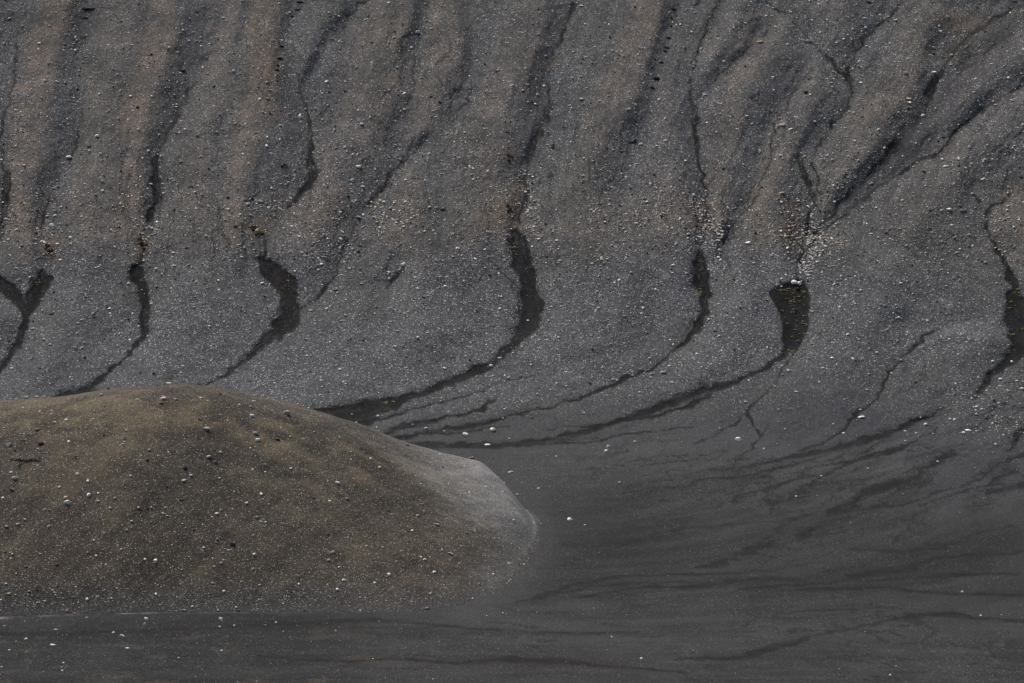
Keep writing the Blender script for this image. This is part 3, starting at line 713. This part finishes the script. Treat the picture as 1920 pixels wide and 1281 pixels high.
# ------------------------------------------------------------------ boulders and rocks, one object each
def rock_material(name, bare=False):
    m = bpy.data.materials.new(name); m.use_nodes = True
    nt = m.node_tree; N = nt.nodes; L = nt.links
    b = N['Principled BSDF']; b.inputs['Roughness'].default_value = .88; b.inputs['Specular IOR Level'].default_value = .2
    oi = N.new('ShaderNodeObjectInfo'); tc = N.new('ShaderNodeTexCoord')
    no = N.new('ShaderNodeTexNoise'); no.inputs['Scale'].default_value = 2.4; no.inputs['Detail'].default_value = 5; no.inputs['Roughness'].default_value = .7
    L.new(tc.outputs['Object'], no.inputs['Vector'])
    mr = N.new('ShaderNodeMapRange'); mr.inputs[1].default_value = .3; mr.inputs[2].default_value = .7; mr.inputs[3].default_value = .6; mr.inputs[4].default_value = 1.25
    L.new(no.outputs['Fac'], mr.inputs[0])
    vm = N.new('ShaderNodeVectorMath'); vm.operation = 'SCALE'; L.new(oi.outputs['Color'], vm.inputs[0]); L.new(mr.outputs[0], vm.inputs['Scale'])
    L.new(vm.outputs[0], b.inputs['Base Color'])
    bp = N.new('ShaderNodeBump'); bp.inputs['Distance'].default_value = .12; bp.inputs['Strength'].default_value = .7
    L.new(no.outputs['Fac'], bp.inputs['Height']); L.new(bp.outputs[0], b.inputs['Normal'])
    return m
rock_m = rock_material('weathered_rock')

def subdiv(v, f):
    v = [tuple(p) for p in v]; cache = {}
    def mid(a, b):
        k = (min(a, b), max(a, b))
        if k not in cache:
            p = np.array(v[a]) + np.array(v[b]); p = p / np.linalg.norm(p); v.append(tuple(p)); cache[k] = len(v) - 1
        return cache[k]
    nf = []
    for a, b, c in f:
        x, y, z = mid(a, b), mid(b, c), mid(c, a); nf += [(a, x, z), (b, y, x), (c, z, y), (x, y, z)]
    return np.array(v), np.array(nf)
v1, f1_ = subdiv(ICO, ICF); v2, f2_ = subdiv(v1, f1_)
def rock_mesh(seed, sx, sy, sz, cuts=9, rough=.07):
    r = np.random.default_rng(seed); v = v2.copy()
    for _ in range(cuts):                                 # broken facets
        nrm = r.normal(size=3); nrm /= np.linalg.norm(nrm); dcut = r.uniform(.62, .9)
        dd = v @ nrm; v = v - np.maximum(dd - dcut, 0)[:, None] * nrm
    v *= (1 + r.normal(0, rough * .5, (len(v), 1)))
    v = v * np.array([sx, sy, sz])
    return mesh_from('rock', v, f2_.reshape(-1), 3, rock_m, False)
ROUND = [rock_mesh(s, *d) for s, d in enumerate([(1.05,.95,.8),(1.0,1.0,.85),(1.15,.9,.75),(1.1,1,.7),(.95,1.05,.9)])]
LONG = [rock_mesh(40 + s, *d) for s, d in enumerate([(1.5,.8,.6),(1.35,.9,.65),(1.6,.75,.55)])]
FLAT = [rock_mesh(60 + s, *d) for s, d in enumerate([(1.3,1.0,.42),(1.5,1.1,.36)])]
TALL = [rock_mesh(80 + s, *d) for s, d in enumerate([(.7,.7,1.25),(.75,.65,1.1)])]

PAL = {'white': (.78,.76,.73), 'cream': (.70,.63,.50), 'peach': (.62,.43,.28), 'pale grey': (.52,.52,.51), 'grey': (.27,.27,.265), 'tan': (.38,.31,.22),
       'dark grey': (.065,.066,.07), 'brown': (.11,.078,.05), 'reddish brown': (.16,.085,.06), 'black': (.016,.015,.015), 'bluish grey': (.12,.13,.155), 'ochre': (.17,.115,.06), 'pinkish': (.50,.38,.32)}
# x, y, size (px), colour, shape [, written description]
W_, Cc, Pp, Gp, Gg, Tt_, Dg, Bb, Rb, Bk, Bl, Oc, Pk = 'white','cream','peach','pale grey','grey','tan','dark grey','brown','reddish brown','black','bluish grey','ochre','pinkish'
ROCKS = [
 (317,721,10,Cc,'l','flat cream boulder perched on the very summit of the brown hill'),
 (306,749,10,Pk,'r','pinkish boulder just below the brown hill summit, above a small brown stone'),
 (302,757,7,Bb,'r','small brown stone touching the underside of the pinkish boulder below the summit'),
 (258,750,7,Tt_,'l','tan stone left of the pinkish boulder under the brown hill summit'),
 (329,750,6,Gg,'r','grey stone right of the pinkish boulder under the brown hill summit'),
 (537,777,12,Tt_,'r','largest tan grey boulder near the brown hill skyline, alone on its right shoulder'),
 (476,753,6,Gp,'l'),(471,764,6,Gg,'r'),(473,781,8,Gp,'r'),(377,747,6,Cc,'l'),(43,766,6,Cc,'t'),
 (49,746,7,Cc,'r','cream stone on the brown hill skyline near the left edge of the photo'),(69,745,5,Cc,'r'),(190,741,6,Pk,'l'),
 (387,807,10,Gg,'r','big grey boulder with a pale top in the upper middle of the brown hill'),(375,787,7,Dg,'l'),
 (478,813,9,Gg,'r','grey boulder directly above a smaller white stone on the hill right shoulder'),
 (483,827,8,W_,'r','white stone directly below the grey boulder on the hill right shoulder'),
 (520,824,9,Dg,'l','dark grey angular boulder right of the white stone on the hill right shoulder'),
 (102,793,7,Pp,'r','peach coloured stone beside a white stone, upper left of the brown hill'),
 (124,789,6,W_,'r','white stone right of the peach stone, upper left of the brown hill'),
 (70,807,7,Bb,'r'),(77,833,10,Rb,'r','reddish brown boulder on the left flank of the brown hill above the crack'),
 (18,836,10,Gg,'r','grey boulder at the left edge of the photo, above the dark crack in the hill'),(43,826,7,Bb,'l'),
 (129,828,5,W_,'r'),(174,787,4,Cc,'r'),(233,823,8,Gp,'t','pale grey upright stone above a small white stone on the brown hill'),(231,833,5,W_,'r'),(195,818,5,Bb,'t'),(236,809,5,Tt_,'r'),
 (391,859,8,Pk,'r','pinkish grey boulder, left one of a close pair on the middle of the brown hill'),(403,867,7,Gg,'r','grey boulder, right one of a close pair on the middle of the brown hill'),
 (347,878,8,Dg,'r'),(280,845,6,Gg,'r'),(276,864,6,Bb,'r'),(413,848,5,Cc,'r'),(474,883,5,W_,'t'),(358,892,5,W_,'r'),
 (345,902,8,Gp,'l'),(245,894,5,Pp,'r'),(145,890,7,Cc,'r'),(29,899,10,Gp,'r','round pale grey boulder near the left edge, below the dark crack in the hill'),(21,886,5,Cc,'r'),(23,920,9,Bb,'l'),
 (124,934,8,Tt_,'r','tan boulder, the upper of two stacked boulders on the lower left of the hill'),(126,944,10,Cc,'r','cream boulder, the lower of two stacked boulders on the lower left of the hill'),
 (166,930,7,W_,'r'),(184,925,4,W_,'r'),(183,942,7,Gg,'r'),(142,857,5,Gg,'r'),(462,944,5,W_,'r'),(283,952,5,Cc,'r'),(261,954,6,Dg,'r'),(341,937,6,Bb,'l'),(207,953,5,Gp,'r'),(215,935,4,Cc,'r'),
 (93,957,5,Gg,'l'),(34,983,6,Cc,'r'),(46,976,4,Cc,'r'),(91,987,6,Pk,'r'),(97,976,5,Gg,'r'),(157,967,5,W_,'t'),(246,978,5,Pp,'r'),(237,994,5,Gp,'r'),(414,957,4,W_,'r'),(482,972,6,Gg,'r'),(498,981,4,W_,'r'),
 (588,934,5,Bb,'r'),(632,907,8,Gp,'r','round pale grey boulder alone in the middle right of the brown hill'),(545,880,4,W_,'r'),(412,897,4,Gp,'r'),(449,760,4,Cc,'r'),(12,988,6,Gg,'r'),
 (436,1023,9,Dg,'r','round dark grey boulder on the lower middle of the brown hill, above a cream pebble'),(477,1042,6,W_,'r'),(414,1057,5,Gp,'r'),(616,1051,6,Tt_,'r'),(428,1032,4,Cc,'r'),(199,1061,4,W_,'r'),(107,1060,5,Rb,'r'),
 (324,1065,5,Tt_,'t'),(291,1056,4,Tt_,'l'),(307,1037,4,Pk,'r'),(23,1040,5,Tt_,'r'),(11,1097,4,W_,'r'),(17,1116,6,Tt_,'r'),(54,1111,5,Tt_,'r'),(208,1121,4,Cc,'r'),(487,1099,5,Cc,'l'),(420,1108,5,Cc,'r'),
 (361,1137,5,Gp,'r'),(633,1107,6,W_,'r'),(345,1149,6,Tt_,'l'),(447,1148,5,Bb,'l'),(443,1140,4,W_,'r'),(126,1147,5,Pk,'r'),(47,1167,5,Gp,'t'),
 (274,1162,7,W_,'r','white stone on dark ground just below the brown hill, above a small one'),(271,1170,4,Gp,'r'),(414,1162,7,Gp,'r'),(439,1174,4,Gp,'r'),(163,1159,4,Gp,'r'),
 (229,1193,7,W_,'l','white blocky stone on the dark plain, right one of a slanting pair'),(213,1187,5,W_,'r','small white stone on the dark plain, left one of a slanting pair'),(105,1181,5,Gp,'l'),(49,1199,5,W_,'r'),
 (99,1210,7,W_,'l','white oblong stone in a brownish patch of the lower left plain'),(239,1217,7,W_,'l','white oblong stone near the bottom edge, lowest big one of the left plain'),
 (8,1175,4,Gp,'r'),(17,1220,4,Gp,'r'),(119,1244,4,W_,'r'),(416,1221,4,W_,'r'),(517,1168,4,Cc,'r'),(117,1258,4,W_,'r'),(335,1234,3.5,Cc,'r'),
 (695,862,7,Gp,'t','tall pale grey stone standing on the upper right flank of the brown hill'),(712,878,5,W_,'r'),
 (873,816,9,W_,'r','white boulder on grey sand, the left and middle one of three beside the hill'),(924,807,10,Cc,'r','largest cream boulder on grey sand, the highest of three right of the hill'),
 (914,835,8,W_,'l','white boulder on grey sand, the lowest of three right of the hill skyline'),(884,859,8,Gg,'f','grey stone lying on the skyline at the pale nose of the brown hill'),
 (957,886,7,Gp,'l'),(1010,917,5,Gp,'r'),(943,923,4,Gp,'r'),(970,928,5,Gp,'l'),(1069,976,10,W_,'r','largest white boulder on the dark plain just right of the hill nose'),(1097,986,5,W_,'r'),(1054,959,5,Dg,'l'),
 (783,968,6,Cc,'l'),(795,961,6,Gp,'t'),(818,984,9,Gg,'l','grey oblong boulder on the right flank of the brown hill'),(773,995,6,W_,'l'),(728,958,8,Gg,'t'),(651,936,6,Gg,'r'),
 (829,1034,8,Gg,'t','grey upright boulder touching the left of a pale pinkish stone, right flank of hill'),(845,1039,9,Pk,'l','pale pinkish boulder right of a grey upright one on the hill right flank'),
 (796,1051,6,Cc,'r'),(814,1074,6,W_,'r'),(729,1079,6,W_,'r'),(703,1094,5,W_,'r'),(799,804,5,Gp,'r'),(833,809,3.5,Gp,'r'),(773,797,4,Gp,'r'),(827,753,4,Gp,'r'),(946,768,5,Gp,'l'),(943,785,3.5,Gp,'r'),
 (764,836,6,Bk,'l','black stone on the right skyline of the brown hill'),(604,726,4,Gp,'r'),(953,709,5,Gp,'r'),(1137,847,7,W_,'r','white stone on dark sand, the lower of two close together'),(1140,838,5,W_,'r','small white stone on dark sand, the upper of two close together'),
 (1043,857,4,Gp,'r'),(955,823,3.5,Gp,'r'),(637,822,4,Gp,'r'),(925,1078,4,W_,'r'),
 (1384,826,10,W_,'r','white boulder with shaded underside sitting in a thin gully on the dark plain'),(1615,783,9,W_,'l','white boulder beside the thin winding gully on the right lower slope'),(1398,755,6,Gp,'r'),
 (1815,808,8,W_,'l','white oblong boulder among rubble at the far right foot of the slope'),(1736,797,7,Gp,'r'),(1758,866,4,W_,'r'),(1718,813,4,W_,'r'),(1697,809,4,W_,'r'),(1698,828,4,Gp,'r'),(1749,814,4,W_,'r'),(1790,788,5,W_,'r'),
 (1203,1236,5,W_,'r','lone white stone at the bottom middle of the dark plain, by a faint rivulet'),(1839,1155,4,W_,'r','lone white stone in the long dark rivulet at the right of the plain'),(1669,1266,3.5,W_,'r'),(1680,1250,3.5,Gp,'r'),
 (1460,769,4,Gp,'r'),(1460,791,3.5,Gp,'r'),(1472,805,4,Gp,'l'),(1581,813,4,W_,'r'),(1563,796,4,Gp,'r'),(1540,893,3.5,W_,'r'),(1493,931,3.5,W_,'r'),(1627,879,3.5,W_,'r'),
 (73,82,5,W_,'r'),(183,256,7,W_,'r'),(129,296,8,W_,'r','white boulder at the lower end of a faint dark rill, upper left slope'),(563,220,8,W_,'t','white boulder in the gully right of the row of black ledges, upper left slope'),
 (507,170,7,Gg,'f','grey slab below the left row of black ledges, the upper of two'),(501,186,7,Gg,'l','grey slab below the left row of black ledges, the lower of two'),(526,236,5,W_,'r'),(510,354,5,W_,'r'),(438,134,5,Gp,'r'),
 (325,138,4,Gp,'r'),(338,138,4,Cc,'r'),(283,346,6,W_,'l'),(114,389,4,W_,'r'),(315,94,5,Dg,'r'),(488,379,8,Gp,'l','pale grey stone at the right end of a level row of stones, left slope'),(473,372,5,Dg,'r'),(428,371,6,Dg,'r'),
 (89,406,6,Gp,'l'),(366,361,5,Gp,'r'),(358,350,7,Dg,'l'),(167,275,7,Dg,'l'),(618,173,6,Dg,'l'),
 (783,62,8,Gp,'r','pale grey boulder with dark underside alone in the upper middle slope'),(801,41,5,Dg,'l'),(1089,12,7,W_,'l'),(1091,187,8,Gp,'l','pale oblong boulder right of the long straight dark gully, upper middle slope'),(1072,204,6,W_,'t'),
 (672,314,8,Cc,'r','cream stone highest of three in a group, middle left slope'),(660,339,7,Gp,'r'),(680,351,7,Cc,'l'),(719,380,6,Cc,'r'),(647,277,5,W_,'r'),(702,409,8,Gp,'l'),(672,408,8,Gp,'l'),(825,192,6,Dg,'l'),
 (1236,188,5,W_,'r'),(1180,205,4,Cc,'r'),(1202,271,6,W_,'r'),(1008,178,5,Gp,'r'),(951,191,4,Tt_,'r'),(951,248,6,Dg,'l'),(985,361,5,W_,'r'),(973,383,6,Gp,'l'),(1147,352,4,W_,'r'),(1142,385,5,Cc,'r'),(1207,373,8,Gg,'l'),(830,393,8,Bk,'f'),(805,389,5,Cc,'r'),
 (1424,80,10,Tt_,'l','tan oblong boulder high on the right upper slope, well apart from others'),(1517,78,8,Gp,'r','pale grey boulder above a pinkish one beside the upper right gully'),(1535,94,7,Pk,'t','pinkish boulder in the thin gully of the upper right slope'),
 (1465,237,14,Cc,'f','large flat cream boulder with a deep black shadow, upper right slope'),(1482,243,6,Cc,'l'),(1463,222,6,Gg,'l'),(1698,139,8,Tt_,'r','tan boulder with dark underside left of a white one, upper right slope'),(1751,137,9,W_,'l','white boulder beside the dark diagonal gully of the upper right slope'),
 (1777,32,5,W_,'r'),(1621,35,6,W_,'l'),(1623,53,5,W_,'r'),(1704,186,7,Cc,'l'),(1731,218,7,Gp,'r'),(1511,174,8,Bk,'l','near black boulder on the grey upper right slope'),(1322,178,6,Gp,'l'),(1666,100,5,Gg,'t'),(1629,5,8,Dg,'l'),(1773,313,8,Gp,'l','pale boulder with dark side just below the diagonal gully, right slope'),
 (1780,394,9,Cc,'l','cream boulder left of a bluish grey boulder, right slope'),(1805,396,10,Bl,'l','bluish grey boulder right of a cream boulder, right slope'),(1817,277,5,Gp,'r'),(1862,191,4,W_,'r'),(1891,147,5,W_,'r'),(1769,258,7,Dg,'l'),(1732,322,6,Dg,'r'),
 (1497,378,7,Gp,'l'),(1465,363,8,Tt_,'l'),(1562,349,5,Gp,'r'),(1464,292,6,Gp,'l'),(1465,318,6,Tt_,'r'),(1429,352,4,Bk,'r'),(1633,345,6,Gg,'l'),(1712,363,5,Pk,'l'),(1823,364,5,Gp,'r'),(1523,403,6,W_,'l'),(1915,333,6,Dg,'l'),
 (97,424,8,W_,'r','white boulder above the reddish outcrop near the left edge'),(132,447,6,Cc,'r'),(33,453,5,Dg,'r'),(240,532,5,W_,'l'),(325,475,7,Cc,'l'),(492,532,7,Cc,'l','cream stone on the smooth lobe left of the forked wet gully'),(629,543,8,Gp,'r'),(96,589,7,Dg,'l'),
 (62,617,6,Gp,'l'),(22,692,5,W_,'r'),(42,732,6,Gp,'t'),(288,701,6,Bl,'r'),(613,580,5,W_,'r'),(563,704,5,W_,'r'),(463,383,8,Gp,'l'),(78,563,6,Gg,'l'),(292,505,5,W_,'r'),(441,425,6,Bb,'r'),(542,630,4,W_,'r'),
 (756,497,8,W_,'r','white round boulder at the top of a short dark streak, middle of the slope'),(937,672,6,Gp,'l'),(921,687,6,W_,'r'),(962,663,5,Gp,'r'),(1033,576,5,W_,'l'),(990,602,5,W_,'l','white stone lying on the dark floor of the large central wet gully'),
 (1262,498,5,W_,'r'),(1141,522,4,W_,'r'),(1259,718,6,Gp,'l'),(1243,699,9,Gg,'l'),(1199,736,5,W_,'l'),(757,426,6,Cc,'l'),(998,784,4,Bl,'r'),(979,651,4,W_,'r'),(1274,413,7,Tt_,'l'),
 (1489,531,11,W_,'r','brightest white boulder at the head of the mossy wet basin, the left one'),(1498,533,8,W_,'r','smaller white boulder leaning against the brightest one above the mossy basin'),(1495,543,8,Bk,'r','black rock directly under the white boulders of the mossy basin'),
 (1403,457,10,W_,'l','long white slab on rubbly ground between two gullies, right of centre'),(1314,447,7,W_,'r'),(1346,452,7,W_,'l'),(1646,491,5,Gp,'r'),(1478,696,7,Gp,'r'),(1466,687,5,W_,'r'),(1574,577,5,W_,'r'),(1629,574,4,W_,'r'),(1641,679,5,Gp,'r'),(1690,676,5,Gp,'r'),
 (1787,522,5,Gp,'r'),(1699,629,4,W_,'r'),(1681,597,4,Gp,'r'),(1613,545,4,W_,'r'),(1848,493,5,Pk,'r'),(1817,441,6,Pp,'l'),(1626,732,5,Gp,'r'),(1493,735,5,Gp,'l'),(1613,769,5,Gp,'l'),(1341,622,6,Dg,'l'),(1897,679,5,W_,'r'),(1875,712,6,W_,'r'),(1915,730,6,W_,'r'),
 (1780,637,4,W_,'r'),(1577,518,4,W_,'r'),(1514,517,6,W_,'l'),(1465,443,5,Pp,'r'),(1633,439,5,Gp,'l'),(1744,429,6,Dg,'l'),(1681,403,4,Gp,'r'),
]
def zone(u, v, hl):
    if hl:
        a = 'upper' if v < 860 else 'middle' if v < 990 else 'lower'
        return a + ' brown hillside'
    if v > 1130: return 'near plain'
    if v > 840: return 'dark plain'
    if v > 700: return 'grey sand apron'
    if v > 480: return 'smooth lower slope'
    if v > 340: return 'rubbly middle slope'
    return 'upper scree slope'
SHP = {'r': '', 'l': 'oblong ', 'f': 'flat ', 't': 'upright '}
uu = np.array([r[0] for r in ROCKS], float); vv = np.array([r[1] for r in ROCKS], float)
RP, rh = ray_points(uu, vv + 0.0)
seen = set()
def place_rock(name, mesh, p, s, col, rz, label, cat, group):
    o = bpy.data.objects.new(name, mesh); COL.objects.link(o)
    o.location = p; o.scale = (s, s, s); o.rotation_euler = (random.uniform(-.2, .2), random.uniform(-.2, .2), rz)
    o.color = (*col, 1); tag(o, label, cat, group); return o
for i, r in enumerate(ROCKS):
    u, v, s, c, sh = r[:5]
    d = float(np.linalg.norm(RP[i] - np.array([0, 0, CAMH])))
    rad_ = s * .60 * d / F
    mesh = random.choice({'r': ROUND, 'l': LONG, 'f': FLAT, 't': TALL}[sh])
    rad_ *= {'r': 1.0, 'l': .78, 'f': .80, 't': .95}[sh]
    br_ = random.uniform(.88, 1.1); col = tuple(x * br_ for x in PAL[c])
    rz = random.uniform(-.5, .5) if sh in 'lf' else random.uniform(0, 6.28)
    if len(r) > 5: lab = r[5]
    else:
        size = 'small' if s <= 5 else 'medium' if s < 8 else 'large'
        lab = f"{size} {c} {SHP[sh]}stone on the {zone(u, v, rh[i])}, {u / 19.2:.0f}% across {v / 12.81:.0f}% down the photo"
    if len(lab.split()) > 15 and SHP[sh]: lab = lab.replace(SHP[sh], '')
    if lab in seen: lab = lab.replace('stone', 'rough stone')
    if lab in seen: print('DUP LABEL', lab)
    seen.add(lab)
    pos = RP[i] + np.array([0, 0, rad_ * .28])
    place_rock('boulder' if s >= 8 else 'stone', mesh, pos, rad_, col, rz, lab, 'rock', 'loose rocks lying on the hill, slopes and plain')

# ledges painted near-black for the shade under their overhangs, and outcrops of bare rock standing out of the slope
SHADE_LEDGE = [
 (527,87,14,4,'black shade-painted overhanging ledge, top one of the left vertical row'),(525,111,12,7,'black shade-painted overhanging ledge, widest one of the left vertical row'),(521,124,6,6,'small black shade-painted knob in the left row of ledges, under the widest'),
 (519,132,10,6,'black shade-painted ledge in the middle of the left vertical row'),(518,142,6,4,'small black shade-painted ledge low in the left vertical row'),(520,152,4,5,'tiny black shade-painted ledge at the bottom of the left vertical row'),(507,213,5,4,'lone black hollow stone beside a rusty patch on the left spur'),
 (563,4,16,4,'long thin dark shade-painted ledge at the top edge above the left row'),(558,18,14,3,'thin dark shade-painted ledge just below the top edge, left of centre'),(547,31,8,3,'short thin dark shade-painted ledge, third from the top edge, left of centre'),
 (1230,149,15,8,'largest black shade-painted ledge, near the bottom of the right vertical row'),(1222,165,10,4,'thin black shade-painted ledge, lowest of the right vertical row'),(1240,118,8,6,'round black shade-painted ledge just above the largest in the right row'),
 (1250,90,13,4,'jagged black shade-painted ledge, upper of two touching in the right row'),(1247,97,9,5,'jagged black shade-painted ledge, lower of two touching in the right row'),(1253,72,12,5,'black shade-painted ledge high in the right vertical row'),(1258,50,4,5,'tiny black shade-painted ledge near the top of the right vertical row'),
 (1261,17,16,4,'long thin black shade-painted ledge near the top edge, right of centre'),(1258,33,6,4,'small black shade-painted ledge below the thin one near the top edge, right of centre'),(1183,266,22,2.5,'very thin dark shade-painted ledge on the middle slope below the right row'),
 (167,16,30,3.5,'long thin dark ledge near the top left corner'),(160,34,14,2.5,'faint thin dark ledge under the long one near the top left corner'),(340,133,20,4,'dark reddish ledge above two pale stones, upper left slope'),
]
lu = np.array([l[0] for l in SHADE_LEDGE], float); lv = np.array([l[1] for l in SHADE_LEDGE], float)
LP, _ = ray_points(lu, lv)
for i, (u, v, wd, ht, lab) in enumerate(SHADE_LEDGE):
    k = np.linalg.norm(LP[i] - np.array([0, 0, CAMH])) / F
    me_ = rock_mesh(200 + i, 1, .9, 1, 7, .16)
    o = place_rock('shade_ledge', me_, LP[i], 1, (.012, .011, .011) if wd < 18 else (.022, .018, .017), 0, lab, 'rock ledge', 'ledges of bare rock on the slope with their shade painted dark')
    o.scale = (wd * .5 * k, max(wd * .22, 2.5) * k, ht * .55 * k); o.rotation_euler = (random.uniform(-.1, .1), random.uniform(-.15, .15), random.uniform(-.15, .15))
OUT = [
 (473,424,9,Oc),(481,429,12,Oc),(484,438,12,Oc),(492,437,10,Bb),(480,441,7,Bb)]
OUTCR = [
 ('ochre rock outcrop of several knobs above the forked wet gully, left of centre', [(470,425,9,Oc),(478,427,11,Oc),(484,434,14,Tt_),(492,438,9,Bb),(481,440,9,Bb),(474,432,7,Bk)]),
 ('brown rock outcrop at the head of the second wet gully from the left', [(260,446,8,Tt_),(264,456,11,Bb),(273,459,9,Oc),(269,466,7,Bb),(266,463,5,Bk)]),
 ('reddish brown rock outcrop above the leftmost wet gully', [(90,461,11,Rb),(94,469,12,Bb),(86,466,8,Bb)]),
 ('brown rock outcrop on the spur end above the large central gully', [(952,386,8,Bb),(957,392,7,Bb),(953,396,5,Bk)]),
 ('small orange brown rock outcrop on the spur above the central gully', [(952,290,7,Oc),(959,293,6,Bb),(954,302,6,Bk)]),
 ('dark rusty rock outcrop standing above the mossy wet basin', [(1484,412,6,Bb),(1483,428,8,Bb),(1480,446,7,Bb),(1477,452,5,Bk),(1484,437,5,Bk)]),
 ('dark reddish rock outcrop at the head of the gully right of centre', [(1304,404,6,Bb),(1309,414,7,Bb),(1306,424,5,Bk)]),
]
for lab, kn in OUTCR:
    ku = np.array([q[0] for q in kn], float); kv = np.array([q[1] for q in kn], float); KP, _ = ray_points(ku, kv)
    root = bpy.data.objects.new('rock_outcrop', None); COL.objects.link(root); root.location = KP[0]
    tag(root, lab, 'rock outcrop', 'outcrops of bare brown rock on the spur ends')
    for j, q in enumerate(kn):
        k = np.linalg.norm(KP[j] - np.array([0, 0, CAMH])) / F
        o = bpy.data.objects.new('rock_knob', rock_mesh(300 + j * 7 + int(q[0]), 1.0, .8, .9, 6, .22)); COL.objects.link(o)
        o.parent = root; o.location = KP[j] - KP[0]; s = q[2] * .55 * k; o.scale = (s, s, s * random.uniform(.7, 1)); o.rotation_euler = (random.uniform(-.3, .3), random.uniform(-.3, .3), random.uniform(0, 6))
        o.color = (*[x * .75 for x in PAL[q[3]]], 1)

# ------------------------------------------------------------------ moss in the wet basins
MOSS = [(1495,585,22,60,150),(1470,545,18,10,30),(963,458,8,8,16),(968,468,8,10,12),(985,540,10,40,10),(1312,520,10,24,20),(1316,560,8,30,9),(1903,560,14,40,24),(1905,620,14,40,12),(540,545,14,20,12),(75,540,16,14,8),(740,755,30,6,14),(578,335,6,20,6),(263,540,8,24,4),(797,903+130,.1,.1,0),(255,1272,6,3,4)]
mu, mv, = [], []
for (x, y, rx, ry, k) in MOSS:
    k = int(k * .9); m_ = 0
    while m_ < k:
        a_, b_ = rng.normal(x, rx * .5), rng.normal(y, ry * .5)
        if bil(WET, GU, GV, np.array([a_]), np.array([b_]))[0] > .6 or y > 1000 or rng.random() < .02:
            c_ = 2 + int(rng.random() * 4)
            for q in range(c_): mu.append(a_ + (q - c_ / 2) * 2.1 + rng.normal(0, .6)); mv.append(b_ + rng.normal(0, .8))
            m_ += c_
MP, _ = ray_points(np.array(mu), np.array(mv))
md = np.linalg.norm(MP - np.array([0, 0, CAMH]), axis=1) / F
n = len(MP); mk = rng.uniform(.7, 1.9, n)
mc = np.stack([rng.uniform(.12, .22, n), rng.uniform(.14, .20, n), rng.uniform(.05, .08, n)], -1)
stones('moss', MP, md * mk, mc, ICO * np.array([1.3, 1, .7]), ICF, 'yellow green moss cushions growing on the wet dark gully floors', 'moss')
